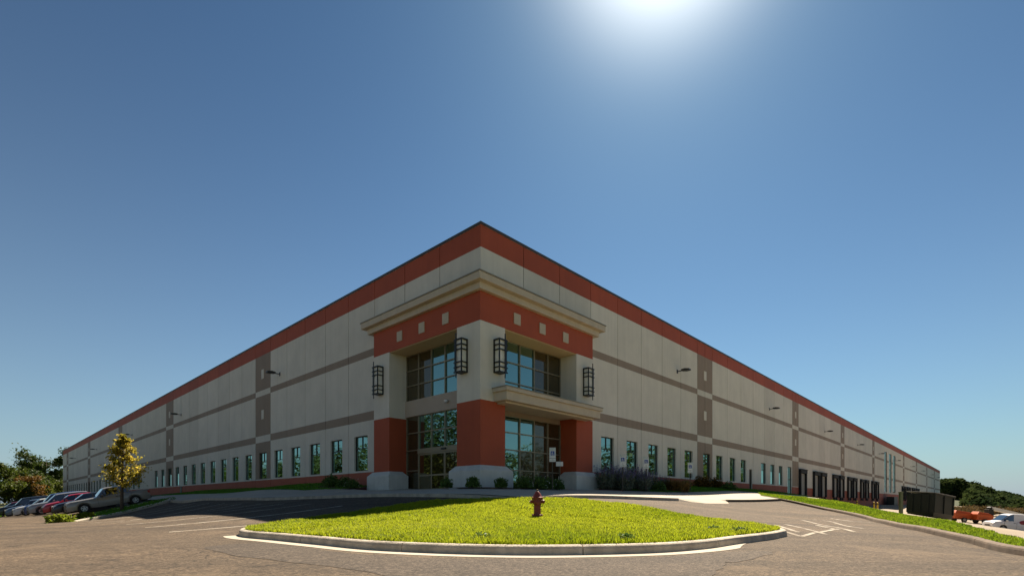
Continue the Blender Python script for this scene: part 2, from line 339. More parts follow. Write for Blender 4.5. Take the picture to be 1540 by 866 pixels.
for x, y, z in [(0,0,-.86),(0,6,-.82),(0,8,-.8),(3.2,8.6,-.8),(6,11.4,-.8),(-6.2,12.1,-.8),(-3.6,9.6,-.8),(0,15,-.64),(0,18,-.33),(0,21,.0),(-3,20.3,-.02),(3,20.8,-.02),(4.3,16,-.6),(-5,16,-.6),
    (6.5,15,-.7),(-8,8,-.88),(-15,12,-1.02),(8,6,-.86),(10,18,-.78),(14,24,-.82),
    (9,9,-.95),(10.3,11.5,-.93),(12.3,15.6,-.87),(14.8,20.6,-.85),(17.3,25.2,-.80),(19.4,33,-.42),(10.9,10.7,-1.08),(13.5,14.5,-1.02),(18.6,21.8,-.97),(23.3,31,-.84),(25.5,38,-.34),(26,43,.12),
    (13,8,-1.3),(20,16,-1.6),(30,32,-1.6),(37,46,-1.45),(33,44,-.9),(62,70,-2.75),(92,105,-1.3),(107,111,-2.0),(116,110,-2.9),(85,88,-3.2),(98,118,-1.2),(62,60,-3.3),(56,57,-3.25),(70,45,-4),(40,20,-3),
    (-20,-10,-1.1),(20,-10,-1.3),(0,-40,-1.5),(-60,-40,-2.2),(60,-40,-3.5),(0,-150,-2),(-150,0,-2.5),(130,60,-4.5),(200,200,-5),(300,350,-5),(150,-100,-5),(-150,-150,-3),(-260,150,-2)]: cx(x, y, z)
CP = np.array(CP); PTS = CP[:, :2] / 50.0
def _phi(r2): return np.where(r2 > 1e-12, r2*np.log(np.maximum(r2, 1e-12))*0.5, 0.0)
n_ = len(PTS); K = _phi(((PTS[:, None] - PTS[None])**2).sum(-1)) + np.eye(n_)*2e-4
Pm = np.c_[np.ones(n_), PTS]
_sol = np.linalg.solve(np.block([[K, Pm], [Pm.T, np.zeros((3, 3))]]), np.r_[CP[:, 2], np.zeros(3)])
def terr(x, y):
    x = np.atleast_1d(np.asarray(x, float)); y = np.atleast_1d(np.asarray(y, float))
    q = np.c_[x, y] / 50.0; out = np.empty(len(q))
    for i in range(0, len(q), 20000):
        c = q[i:i+20000]; k = _phi(((c[:, None] - PTS[None])**2).sum(-1))
        out[i:i+20000] = k @ _sol[:n_] + _sol[n_] + c @ _sol[n_+1:]
    r = np.hypot(x, y); w = np.clip((r - 330)/150, 0, 1); w = w*w*(3-2*w)
    return np.clip(out*(1-w) + (-5.0)*w, -7, 2.5)
def tz(x, y): return float(terr(x, y)[0])
def inside(P, poly):
    x, y = P[:, 0], P[:, 1]; r = np.zeros(len(P), bool); n = len(poly); j = n - 1
    for i in range(n):
        xi, yi = poly[i]; xj, yj = poly[j]
        c = ((yi > y) != (yj > y)) & (x < (xj - xi)*(y - yi)/((yj - yi) + 1e-12) + xi); r ^= c; j = i
    return r
def spline(pts, per=8, closed=False):
    P = [np.array(p, float) for p in pts]; n = len(P); out = []
    rngs = range(n) if closed else range(n - 1)
    for i in rngs:
        p1, p2 = P[i], P[(i+1) % n]
        p0 = P[(i-1) % n] if closed or i > 0 else 2*p1 - p2
        p3 = P[(i+2) % n] if closed or i+2 < n else 2*p2 - p1
        for k in range(per):
            t = k/per
            out.append(0.5*((2*p1) + (-p0+p2)*t + (2*p0-5*p1+4*p2-p3)*t*t + (-p0+3*p1-3*p2+p3)*t**3))
    if not closed: out.append(P[-1])
    return out
def sheet(name, poly, m, dz=0.0, step=0.8, kind='structure', zfun=None):
    poly = [tuple(map(float, p)) for p in poly]
    den = []
    for i in range(len(poly)):
        p, q = np.array(poly[i]), np.array(poly[(i+1) % len(poly)]); k = max(1, int(np.linalg.norm(q-p)/step))
        den += [tuple(p + (q-p)*j/k) for j in range(k)]
    A = np.array(den); g = np.stack(np.meshgrid(np.arange(A[:, 0].min(), A[:, 0].max(), step), np.arange(A[:, 1].min(), A[:, 1].max(), step)), -1).reshape(-1, 2)
    g = g + 0.013
    g = g[inside(g, den)]
    vs = [Vector(p) for p in den] + [Vector(p) for p in g]
    V, _, F, *_ = delaunay_2d_cdt(vs, [], [list(range(len(den)))], 1, 1e-4)
    xy = np.array([(v.x, v.y) for v in V]); z = terr(xy[:, 0], xy[:, 1]) + dz
    if zfun: z = z + zfun(xy)
    mb = MB(); mb.v = [(x, y, zz) for (x, y), zz in zip(xy, z)]; mb.f = [tuple(f) for f in F]; mb.m = [0]*len(F)
    me = bpy.data.meshes.new(name); me.from_pydata(mb.v, [], mb.f); me.materials.append(m)
    b = bmesh.new(); b.from_mesh(me)
    for f in b.faces:
        f.smooth = True
        if f.normal.z < 0: f.normal_flip()
    b.to_mesh(me); b.free()
    o = link(name, me); tag(o, kind=kind); return o
def kerb(name, path, m, h=0.13, w=0.17, closed=False, flip=False, back=0.03, base=-0.06):
    """kerb swept along a path; road side is on the right of the path unless flip"""
    P = [np.array(p, float) for p in path]; n = len(P); rings = []
    for i in range(n):
        a = P[i-1] if (closed or i > 0) else P[i]; c = P[(i+1) % n] if (closed or i < n-1) else P[i]
        t = c - a; t /= np.linalg.norm(t) + 1e-9; nr = np.array([-t[1], t[0]]) * (-1 if flip else 1)
        z = tz(*P[i])
        pr = [(-0.012, base), (0.0, h*0.62), (0.012, h*0.86), (0.04, h*0.985), (w*0.6, h + 0.003), (w, h), (w, base)]
        rings.append([(P[i][0]+nr[0]*u, P[i][1]+nr[1]*u, z+v) for u, v in pr])
    mb = MB()
    if closed: rings.append(rings[0])
    R0 = [np.array(r) for r in rings]; cuts = [0.0]; 
    for p_, q_ in zip(R0, R0[1:]): cuts.append(cuts[-1] + np.linalg.norm(q_[0]-p_[0]))
    tot = cuts[-1]; ns = max(1, round(tot/3.0)); at_ = lambda s_: (lambda i: R0[i] + (R0[i+1]-R0[i])*((s_-cuts[i])/max(1e-6, cuts[i+1]-cuts[i])))(min(len(R0)-2, max(0, int(np.searchsorted(cuts, s_))-1)))
    for k in range(ns):
        s0, s1 = tot*k/ns + .008, tot*(k+1)/ns - .008
        mb.ring([at_(s0)] + [R0[i] for i in range(len(R0)) if s0 + .02 < cuts[i] < s1 - .02] + [at_(s1)])
    o = mb.build(name, m, smooth=False); 
    return o
def blades(name, polys, n, hgt, m, dz=0.0, wid=(0.005, 0.0007), dens=None, seed=1, parent=None, zfun=None, lean=0.5):
    r = np.random.default_rng(seed); P = []
    per = [abs(sum(p[i][0]*p[(i+1) % len(p)][1]-p[(i+1) % len(p)][0]*p[i][1] for i in range(len(p))))/2 for p in polys]
    for poly, ar in zip(polys, per):
        A = np.array(poly); k = int(n*ar/sum(per)); got = []; cnt = 0
        while cnt < k:
            c = np.c_[r.uniform(A[:, 0].min(), A[:, 0].max(), k*2), r.uniform(A[:, 1].min(), A[:, 1].max(), k*2)]
            c = c[inside(c, poly)]
            if dens is not None: c = c[r.random(len(c)) < dens(c)]
            got.append(c); cnt += len(c)
        P.append(np.concatenate(got)[:k])
    P = np.concatenate(P); N = len(P)
    z = terr(P[:, 0], P[:, 1]) + dz
    if zfun: z = z + zfun(P)
    # clumpy height
    cl = 0.5 + 0.28*np.sin(P[:, 0]*2.1 + np.sin(P[:, 1]*1.7)*2) * np.sin(P[:, 1]*2.6 + np.sin(P[:, 0]*1.3)*2) + 0.22*np.sin(P[:, 0]*9.1 + np.sin(P[:, 1]*6.7)*2) * np.sin(P[:, 1]*8.3 + np.sin(P[:, 0]*7.3)*2)
    big = np.sin(P[:, 0]*.55 + 1.3 + np.sin(P[:, 1]*.4)) * np.sin(P[:, 1]*.47 + np.sin(P[:, 0]*.6)*1.4)
    H = hgt*(0.45 + 0.55*cl)*r.uniform(0.5, 1.35, N)*np.where(big > .7, .62, 1.0)
    th = r.uniform(0, 2*np.pi, N); d = np.c_[np.cos(th), np.sin(th)]; sd = np.c_[-d[:, 1], d[:, 0]]
    w = (wid[0] + wid[1]*np.hypot(P[:, 0], P[:, 1]))*r.uniform(0.7, 1.4, N)
    ln = r.uniform(0.1, lean, N)*H
    V = np.zeros((N, 5, 3))
    V[:, 0, :2] = P - sd*w[:, None]; V[:, 1, :2] = P + sd*w[:, None]; V[:, 0, 2] = V[:, 1, 2] = z - 0.01
    mid = P + d*(ln*0.35)[:, None]
    V[:, 2, :2] = mid + sd*(w*0.8)[:, None]; V[:, 3, :2] = mid - sd*(w*0.8)[:, None]; V[:, 2, 2] = V[:, 3, 2] = z + H*0.6
    V[:, 4, :2] = P + d*ln[:, None]*1.2; V[:, 4, 2] = z + H
    base = np.arange(N)[:, None]*5
    loops = (base + np.array([0, 1, 2, 3, 3, 2, 4])).ravel()
    starts = (np.arange(N)[:, None]*7 + np.array([0, 4])).ravel(); totals = np.tile([4, 3], N)
    t = np.clip(r.normal(0.42, 0.28, N) + (cl-0.5)*0.3 + big*.2 - .25*(big < -.72), 0, 1)
    me = np_mesh(name, V.reshape(-1, 3), loops, starts, totals, [m], attr=np.repeat(t, 5))
    return link(name, me, parent)

# ------------------------------------------------------------------ ground surfaces
g = MB(); xs = np.unique(np.r_[-2500, -1200, -700, -480, np.arange(-330, -130, 15.), np.arange(-130, 131, 3.5), np.arange(135, 331, 15.), 480, 700, 1200, 2500]); ys = np.unique(np.r_[-1500, -700, -400, np.arange(-180, -20, 15.), np.arange(-20, 130, 3.5), np.arange(135, 421, 15.), 600, 1000, 2500])
xx, yy = np.meshgrid(xs, ys); zz = terr(xx.ravel(), yy.ravel()) - 0.28
g.v = list(map(tuple, np.c_[xx.ravel(), yy.ravel(), zz])); nx = len(xs)
for j in range(len(ys)-1):
    for i in range(nx-1): g.f.append((j*nx+i, j*nx+i+1, (j+1)*nx+i+1, (j+1)*nx+i)); g.m.append(0)
o = g.build('ground', M['field'], smooth=True, fix=False); tag(o, kind='structure')

STRIP_IN = spline([(5.6,0.5),(7.7,5.5),(9.0,9.0),(10.3,11.5),(12.3,15.6),(14.8,20.6),(17.2,25.2),(19.4,31.5),(19.8,35.5),(18.6,38.5)], 8)
STRIP_OUT = spline([(20.5,42.8),(25.2,42.2),(25.4,38),(23.3,31),(18.7,21.8),(13.7,14.4),(11.1,10.4),(9.3,6.6),(7.4,0.5)], 8)
a7 = AB(28.3,-7.3); 
PL = [AB(28.3,-7.3), AB(26.6,-10.2), AB(25.1,-12.6), AB(23.6,-14.9), AB(24.9,-15.6), AB(27.4,-14.4), AB(29.6,-12.5), AB(30.4,-7.3)]   # planter tongue
# asphalt: lot, drive and road in one sheet
lot = [AB(170,-9), AB(100,-8.6), AB(45,-7.9), AB(30,-7.3), AB(12,-7.2), AB(6,-6.4), AB(2,-5.8), AB(-2.2,-4.8), AB(-5.4,-2.2), AB(-6.4,2), AB(-7.0,8), AB(-7.6,14), AB(-8.2,20),AB(-8.4,24)] + \
      [tuple(p) for p in reversed(STRIP_IN[:-4])] + [(5,-14), (-60,-22), (-90,30), (-170,120)]
sheet('parking_lot', lot, M['asphalt'], 0.0, 1.0)
# court by the docks
sheet('truck_court', [AB(-0.3,61), AB(-0.3,300), AB(-46,300), AB(-60,150), AB(-62,70), AB(-58,44), (30,16), (14,5), (12,8), (13.3,13), (18.2,20.8), (22.6,29.6), (24.6,37), (30,42), AB(-16,41), AB(-12,56), AB(-4,60)], M['court'], -0.02, 3.0)
# walks
walkL = [AB(46,-4.2), AB(12,-4.0), AB(10.6,-2.0), AB(7.4,-1.6), AB(7.4,.6), AB(1.4,.6), AB(1.4,-1.2), AB(.6,-2.4), AB(-1.0,-3.0), AB(-2.6,-1.2), AB(-2.6,.6), AB(-1.2,5.6), AB(.6,5.8), AB(.6,7.5),
         AB(-1.4,7.6), AB(-2.6,9.4), AB(-4.0,13), AB(-4.2,34), AB(-4,58), AB(-6.5,59), AB(-7.0,40), AB(-8.4,25),AB(-8.2,20), AB(-7.6,14), AB(-7.0,8), AB(-6.4,2), AB(-5.4,-2.2), AB(-2.2,-4.8), AB(2,-5.8), AB(6,-6.4), AB(12,-7.2), AB(30,-7.3), AB(46,-7.6)]
sheet('sidewalk', walkL, M['concrete'], 0.115, 0.7)
kp = spline([AB(30,-7.32), AB(12,-7.22), AB(6,-6.42), AB(2,-5.82), AB(-2.2,-4.82), AB(-5.42,-2.2), AB(-6.42,2), AB(-7.02,8)], 8)
ko = kerb('kerb', kp, M['kerb'], 0.125, 0.16, flip=True); tag(ko, kind='structure')
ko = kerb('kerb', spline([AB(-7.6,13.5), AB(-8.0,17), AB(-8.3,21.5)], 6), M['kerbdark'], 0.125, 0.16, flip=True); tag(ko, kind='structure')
rm = MB(); rr_ = []
for k in range(9):
    b_ = 8.0 + 5.5*k/8; i0 = AB(-7.0 - .6*(b_-8)/6, b_); e_ = min(1, k/2, (8-k)/2); i1 = AB(-7.0 - .6*(b_-8)/6 - .15 - .75*e_, b_)
    rr_.append([(i0[0], i0[1], tz(*i0)+.117), (i1[0], i1[1], tz(*i1)+.008), (i1[0], i1[1], tz(*i1)-.06)])
rm.ring(rr_, cap=False, closed=False); tag(rm.build('kerb_ramp', M['concrete'], fix=False), kind='structure')
# lawns by the walls (in shade)
lawnL = [AB(46,-.25), AB(10.2,-.25), AB(10.2,-2.4), AB(12,-4.0), AB(46,-4.2)]
lawnL2 = [AB(172,-.25), AB(46,-.25), AB(46,-7.6), AB(100,-8.3), AB(172,-8.6)]
lawnR = [AB(-.25,10.2), AB(-.25,60), AB(-4,58), AB(-4.2,34), AB(-4.0,13), AB(-2.5,10.4)]
sheet('lawn_soil', lawnL, M['turf'], 0.10, 0.9); sheet('lawn_soil', lawnL2, M['turf'], 0.08, 2.5); sheet('lawn_soil', lawnR, M['turf'], 0.10, 0.9)
bed = [AB(.9,-1.15), AB(.5,-2.35), AB(-1.0,-2.95), AB(-2.55,-1.2), AB(-2.55,.6), AB(-1.2,5.5), AB(.5,5.6), AB(-.62,.9), AB(-.62,-.62), AB(.9,-.62)]
sheet('mulch_bed', bed, M['mulch'], 0.16, 0.5)
bedL = [AB(15.5,-2.6), AB(10.5,-2.4), AB(9.6,-2.2), AB(9.6,-1.3), AB(10.4,-.4), AB(15.5,-.4)]
sheet('mulch_bed', bedL, M['mulch'], 0.13, 0.5)
bedR = [AB(-2.6,9.6), AB(-4.0,13), AB(-4.1,16.5), AB(-.5,16.5), AB(-.5,10.4), AB(-1.3,9.3), AB(-1.6,8.2)]
sheet('mulch_bed', bedR, M['mulch'], 0.13, 0.5)
# front island
ISL = spline([(-6.35,12.0),(-4.9,10.72),(-3.6,9.6),(-2.1,8.45),(0,7.75),(1.95,7.95),(3.2,8.65),(4.3,9.75),(5.9,11.35),(6.6,12.6),(6.3,15.2),(5.3,18.4),(4.2,19.9),(2.2,21.0),(0,21.0),(-2.4,20.2),(-4.2,18.7),(-6.0,16.0),(-6.75,13.4)], 8, True)
ic = np.mean(ISL, 0)
mound = lambda P: 0.05*np.clip(1 - ((P[:, 0])**2/45 + (P[:, 1]-14.5)**2/50), 0, 1)
ISLi = [p + (ic-p)/np.linalg.norm(ic-p)*0.15 for p in ISL]
sheet('island_soil', ISLi, M['turf'], 0.125, 0.5, zfun=mound)
ko = kerb('kerb', ISL, M['kerb'], 0.15, 0.2, closed=True); tag(ko, kind='structure')
GI = [ISL[i] for i in range(0, 62)]
gut = MB(); rg = []
FR = ISL[:]; k0 = [p for p in ISL if p[1] < 12.4 and p[0] < 4.6]
k0 = sorted(k0, key=lambda p: p[0])
for i, p in enumerate(k0):
    a = k0[max(i-1, 0)]; c = k0[min(i+1, len(k0)-1)]; t = (c-a)/np.linalg.norm(c-a); nr = np.array([t[1], -t[0]])
    wv = 0.33*min(1, (len(k0)-1-i)/6 + .15)
    i0 = p + nr*-0.05; i1 = p + nr*wv
    rg.append([(i0[0], i0[1], tz(*i0)+.006), (i1[0], i1[1], tz(*i1)+.006)])
gut.ring(rg, cap=False, closed=False); tag(gut.build('gutter', M['concrete'], fix=False), kind='structure')
# right grass strip and its kerb
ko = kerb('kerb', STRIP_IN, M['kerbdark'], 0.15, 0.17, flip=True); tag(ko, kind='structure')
strip = [tuple(p) for p in STRIP_IN[:-1]] + [tuple(p) for p in STRIP_OUT]
off = [p + np.array([0.13, -0.06]) for p in STRIP_IN]
strip_s = [tuple(p) for p in off] + [tuple(p) for p in STRIP_OUT]
sheet('strip_soil', strip_s, M['turf'], 0.11, 0.7)
# planter tongue
pls = spline(PL[::-1], 5, True)
sheet('planter_soil', pls, M['turf'], 0.12, 0.5)
ko = kerb('kerb', pls, M['concrete'], 0.16, 0.42, closed=True); tag(ko, kind='structure')
# verge at the far left
verge = [AB(47,-16.9), AB(62,-15.9), AB(80,-15.4), AB(80,-17.5), AB(66,-18.4), AB(50,-18.2)]
sheet('verge_soil', verge, M['turf'], 0.10, 1.0)
# darker patch of asphalt in front of the island
patch = spline([(-5.6,9.4),(-3.9,7.6),(-2.0,6.3),(-.5,5.0),(1.6,4.4),(2.2,5.6),(2.75,6.6),(3.4,7.2),(4.2,8.3),(3.4,8.2),(2.2,7.45),(0,7.2),(-2.2,7.9),(-3.7,9.1),(-5,10.2)], 5, True)
pr2 = np.random.default_rng(9); patch = [p + pr2.normal(0, .035, 2) for p in patch]
sheet('asphalt_patch', patch, M['newasphalt'], 0.004, 0.4)
# painted markings
def line(mb, p, q, w=0.1, dz=0.005, k=10):
    p = np.array(p); q = np.array(q); t = (q-p)/np.linalg.norm(q-p); nr = np.array([-t[1], t[0]])*w/2
    rings = []
    for i in range(k+1):
        c = p + (q-p)*i/k; rings.append([(*(c+nr), tz(*(c+nr))+dz), (*(c-nr), tz(*(c-nr))+dz)])
    mb.ring(rings, cap=False, closed=False)
pm = MB()
for i in range(11):
    a = -3.6 + 2.75*i
    line(pm, AB(a, -8.3 if i > 0 else -9.0), AB(a, -14.8), 0.12)
tag(pm.build('stall_lines', M['stallpaint'], fix=False), kind='structure')
# accessible bay markings on the right
pr_ = MB()
def gp(px, py, z): d = z/((754.5-py)/772); return ((px-770)/772*d, d)
hz = -0.79
seg = [((1160,796),(1205,806)),((1205,806),(1226,801)),((1180,790),(1242,803)),((1205,783),(1262,793)),((1215,781),(1226,780)),((1262,793),(1285,799)),((1232,801),(1262,795)),((1238,781),(1272,789)),((1272,789),(1298,793)),((1250,779),(1310,783)),((1165,792),(1200,801)),((1228,789),(1260,797))]
for p, q in seg: line(pr_, gp(*p, hz), gp(*q, hz), 0.12, 0.006)
tag(pr_.build('accessible_bay_lines', M['paint'], fix=False), kind='structure')

# ------------------------------------------------------------------ grass
tag(blades('lawn_grass', [ISLi], 420000, 0.115, M['bladeA'], 0.125, (0.002, 0.00042), dens=lambda c: np.clip(13.0/np.maximum(c[:, 1], 1), 0.3, 1.0)**1.3, seed=3, zfun=mound, lean=0.8), kind='stuff')
tag(blades('strip_grass', [strip_s], 110000, 0.12, M['bladeC'], 0.11, (0.003, 0.0006), dens=lambda c: np.clip(10/np.maximum(c[:, 1], 3), .2, 1), seed=4), kind='stuff')
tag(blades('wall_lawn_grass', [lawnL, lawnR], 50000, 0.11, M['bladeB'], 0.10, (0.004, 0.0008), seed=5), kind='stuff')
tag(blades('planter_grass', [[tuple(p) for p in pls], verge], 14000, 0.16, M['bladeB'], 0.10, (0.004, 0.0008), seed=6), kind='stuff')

# ------------------------------------------------------------------ the warehouse
ROOT = empty('warehouse', (P0[0], P0[1], FL), 'huge beige tilt up concrete warehouse with red parapet and glazed corner entrance', 'building')
def Lc(a, b, z):                                  # building coordinates -> local to ROOT
    w = a*Lv + b*Rv; return (w[0], w[1], z - FL)
def pt(side, t, y, z): return Lc(t, y, z) if side == 'L' else Lc(y, t, z)
class BB(MB):
    """mesh in building coordinates (a, b, z)"""
    def abox(s, side, t0, t1, y0, y1, z0, z1, m=0):
        c = [pt(side, t, y, z) for z in (z0, z1) for t, y in ((t0,y0),(t1,y0),(t1,y1),(t0,y1))]; i = len(s.v); s.v += c
        for f in ((3,2,1,0),(4,5,6,7),(0,1,5,4),(1,2,6,5),(2,3,7,6),(3,0,4,7)): s.f.append(tuple(i+k for k in f)); s.m.append(m)
    def aprism(s, poly, z0, z1, m=0):
        q = [Lc(a, b, 0)[:2] for a, b in poly]; s.prism(q, z0-FL, z1-FL, m)
    def quad(s, side, t0, t1, z0, z1, y, m=0): s.face([pt(side,t0,y,z0), pt(side,t1,y,z0), pt(side,t1,y,z1), pt(side,t0,y,z1)], m)
ZR, ZB2, ZU0, ZU1, ZL0, ZL1, ZS = 14.60, 13.43, 9.74, 10.24, 5.48, 6.08, 2.10
LEN = dict(L=175.0, R=297.0)
COLS = dict(L=[(27.4,30.9),(59.1,62.8),(92.0,95.3),(126.6,130.2),(163.2,166.8)], R=[(26.8,30.2),(56.4,59.4),(85.3,88.4),(116.2,119.1),(166,169.4),(198.4,201.8),(233,236.6),(266,269.6)])
def panels(side):
    js = [0.0]; prev = 0.0
    for c0, c1 in COLS[side] + [(LEN[side], None)]:
        n = max(1, round((c0-prev)/3.5)); js += [prev + (c0-prev)*k/n for k in range(1, n+1)]
        if c1: js += [(c0+c1)/2, c1] if side == 'R' else [c1]; prev = c1
    return js
WIN = dict(L=[], R=[])
JL = panels('L')
dl = 66.6
for i in range(len(JL)-1):
    j0, j1 = JL[i], JL[i+1]
    if j0 < 10 : continue
    c = (j0+j1)/2 + 0.05
    if abs(c-53.5) < 0 or 71 < c < 77 or 108 < c < 112: continue
    WIN['L'].append((c-0.88, c+0.88))
WIN['R'] = [(11.29,12.91),(14.62,16.2),(17.86,19.44),(21.03,22.6),(24.22,25.85),(28.12,29.7),(31.1,32.7),(34.6,36.15),(37.65,39.25),(44.1,45.8),(47.4,49.05),(50.7,52.25)]
ZW0, ZW1 = ZS + 0.03, 4.52
RB_ = 9.28
TALL = [(132.7,136.6),(140.0,144.2),(146.8,151.2)]
DOORS = dict(L=[(56.35,57.4)], R=[(40.2,41.15)])
HOLES = dict(L=[(a, b, ZW0, ZW1) for a, b in WIN['L']], R=[(a, b, ZW0, ZW1) for a, b in WIN['R']] + [(54.4,56.1,.7,4.6)] + [(a,b,ZS+.3,12.2) for a, b in TALL])
OPEN = {'L': (0.0, 7.62, -2.0, RB_), 'R': (0.0, 7.62, -2.0, RB_)}
HOLES['R'].append((40.2,41.15,1.0,3.6))
for side in 'LR':
    js = panels(side); cols = COLS[side]; Lx = LEN[side]
    gap = 0.022
    ts = {0.0, Lx}
    for j in js[1:-1]: ts |= {j-gap, j+gap}
    for h in HOLES[side]: ts |= {h[0], h[1]}
    ts |= {7.66}
    ts = sorted(ts); zs = sorted({-2.0, RB_, ZS-0.09, ZS, ZL0, ZL1, ZU0, ZU1, ZB2, ZR} | {h[2] for h in HOLES[side]} | {h[3] for h in HOLES[side]})
    mb = BB(); MATS = [M['beige'], M['brown'], M['red'], M['redpale'], M['joint']]
    for i in range(len(ts)-1):
        t0, t1 = ts[i], ts[i+1]; tc = (t0+t1)/2
        isj = any(abs(tc-j) < gap*0.9 for j in js[1:-1]); incol = any(c0 < tc < c1 for c0, c1 in cols)
        for k in range(len(zs)-1):
            z0, z1 = zs[k], zs[k+1]; zc = (z0+z1)/2
            if tc < 7.66 and zc < RB_: continue
            if any(h[0]-1e-6 <= tc <= h[1]+1e-6 and h[2] <= zc <= h[3] for h in HOLES[side]): continue
            if zc > ZB2: m = 2
            elif zc < ZS-0.09: m = 3
            elif zc < ZS: m = 0
            elif (ZL0 < zc < ZL1) or (ZU0 < zc < ZU1): m = 0 if incol else 1
            else: m = 1 if incol else 0
            if isj:
                mb.quad(side, t0, t1, z0, z1, 0.03, 4)
                mb.face([pt(side,t0,0,z0), pt(side,t0,.03,z0), pt(side,t0,.03,z1), pt(side,t0,0,z1)], m)
                mb.face([pt(side,t1,0,z0), pt(side,t1,.03,z0), pt(side,t1,.03,z1), pt(side,t1,0,z1)], m)
            else: mb.quad(side, t0, t1, z0, z1, 0.0, m)
    for h in HOLES[side]:
        t0, t1, z0, z1 = h; d = 0.2
        mc = 1 if any(c0 < (t0+t1)/2 < c1 for c0, c1 in cols) else 0
        mb.face([pt(side,t0,0,z0), pt(side,t0,d,z0), pt(side,t0,d,z1), pt(side,t0,0,z1)], mc); mb.face([pt(side,t1,0,z0), pt(side,t1,d,z0), pt(side,t1,d,z1), pt(side,t1,0,z1)], mc)
        mb.face([pt(side,t0,0,z0), pt(side,t1,0,z0), pt(side,t1,d,z0), pt(side,t0,d,z0)], mc); mb.face([pt(side,t0,0,z1), pt(side,t1,0,z1), pt(side,t1,d,z1), pt(side,t0,d,z1)], mc)
    # far end return wall
    mb.face([pt(side,Lx,0,-2.5), pt(side,Lx,60,-2.5), pt(side,Lx,60,ZR), pt(side,Lx,0,ZR)], 0)
    wo_ = mb.build('wall', MATS, ROOT, fix=False)
    rp_ = np.random.default_rng(17 if side == 'L' else 18).uniform(-.06, .05, len(js)+1)
    cen = np.empty(len(wo_.data.polygons)*3); wo_.data.polygons.foreach_get('center', cen); cen = cen.reshape(-1, 3)
    tt_ = cen[:, 0]*(Lv if side == 'L' else Rv)[0] + cen[:, 1]*(Lv if side == 'L' else Rv)[1]
    wo_.data.attributes.new('panel', 'FLOAT', 'FACE').data.foreach_set('value', rp_[np.clip(np.searchsorted(js, tt_), 0, len(js))].astype(np.float32))
    cp = BB(); cp.abox(side, -0.05 if side == 'L' else 0.30, Lx+.05, -0.05, 0.28, ZR+.002, ZR+0.14)
    cp.build('coping', M['coping'], ROOT)
rf = BB(); rf.aprism([(0.3,0.3),(174.8,0.3),(174.8,296.8),(0.3,296.8)], ZR-0.9, ZR-0.7)
rf.build('roof', mat('white_roof_membrane', (0.6, 0.6, 0.58), 0.8, var=0.05), ROOT)

# ---- windows of the long walls: frame with pane as sub-part
def rot_for(side): return math.atan2(-Lv[1], -Lv[0]) if side == 'L' else math.atan2(Rv[1], Rv[0])
def win_meshes(w, h):
    f = MB(); b = 0.055; zr = h*0.64
    f.box(-w/2, -w/2+b, -.02, .06, 0, h); f.box(w/2-b, w/2, -.02, .06, 0, h); f.box(-w/2+b, w/2-b, -.02, .06, 0, b); f.box(-w/2+b, w/2-b, -.02, .06, h-b, h)
    f.box(-w/2+b, w/2-b, -.018, .06, zr, zr+.05); f.box(-.03, .03, -.018, .06, zr+.05, h-b)
    g_ = MB(); g_.box(-w/2+.01, w/2-.01, .025, .04, .01, h-.01)
    return f.mesh('window', M['darkalu']), g_.mesh('pane', M['glass'])
wm = {}
kk = 0
for side in 'LR':
    for t0, t1 in WIN[side]:
        w = 1.76 if side == 'L' else 1.6
        if side not in wm: wm[side] = win_meshes(w, ZW1-ZW0)
        o = link('window', wm[side][0], ROOT, pt(side, (t0+t1)/2, 0.14, ZW0)); o.rotation_euler = (0, 0, rot_for(side))
        p = link('pane', wm[side][1], o)
# tall slot windows of the middle entrance
for t0, t1 in TALL:
    w = t1-t0; h = 12.2-ZS-.3; f = MB(); f.box(-w/2, -w/2+.15, -.03, .06, 0, h); f.box(w/2-.15, w/2, -.03, .06, 0, h)
    for k in range(8): f.box(-w/2+.15, w/2-.15, -.02, .06, h*k/7-.06 if k else 0, min(h, h*k/7+.06))
    f.box(-.06, .06, -.022, .06, .1, h-.1)
    o = f.build('tall_window', M['darkalu'], ROOT, loc=pt('R', (t0+t1)/2, .12, ZS+.3), rz=rot_for('R'))
    g_ = MB(); g_.box(-w/2+.02, w/2-.02, .02, .04, .02, h-.02); g_.build('pane', M['glasstall'], o)
# glazed door bay and plain doors
def plain_door(side, t0, t1, z0, z1, glazed):
    w = t1-t0; h = z1-z0; f = MB(); b = .07
    f.box(-w/2, -w/2+b, -.02, .06, 0, h); f.box(w/2-b, w/2, -.02, .06, 0, h); f.box(-w/2+b, w/2-b, -.02, .06, h-b, h); f.box(-w/2+b, w/2-b, -.02, .06, 0, b*2)
    if glazed:
        f.box(-.04, .04, -.018, .06, b*2, h-b); f.box(-w/2+b, w/2-b, -.016, .055, 2.2, 2.3)
    o = f.build('door', M['darkalu'], ROOT, loc=pt(side, (t0+t1)/2, .12, z0), rz=rot_for(side))
    g_ = MB(); g_.box(-w/2+.01, w/2-.01, .02, .04, .01, h-.01); g_.build('pane' if glazed else 'door_leaf', M['glass'] if glazed else M['darkalu'], o)
plain_door('R', 54.4, 56.1, .7, 4.6, True); plain_door('R', 40.2, 41.15, 1.0, 3.6, False)
hb = BB(); hb.abox('L', 55.1, 55.9, -.05, -.002, .9, 1.98); hb.build('wall_hatch', M['darkalu'], ROOT)

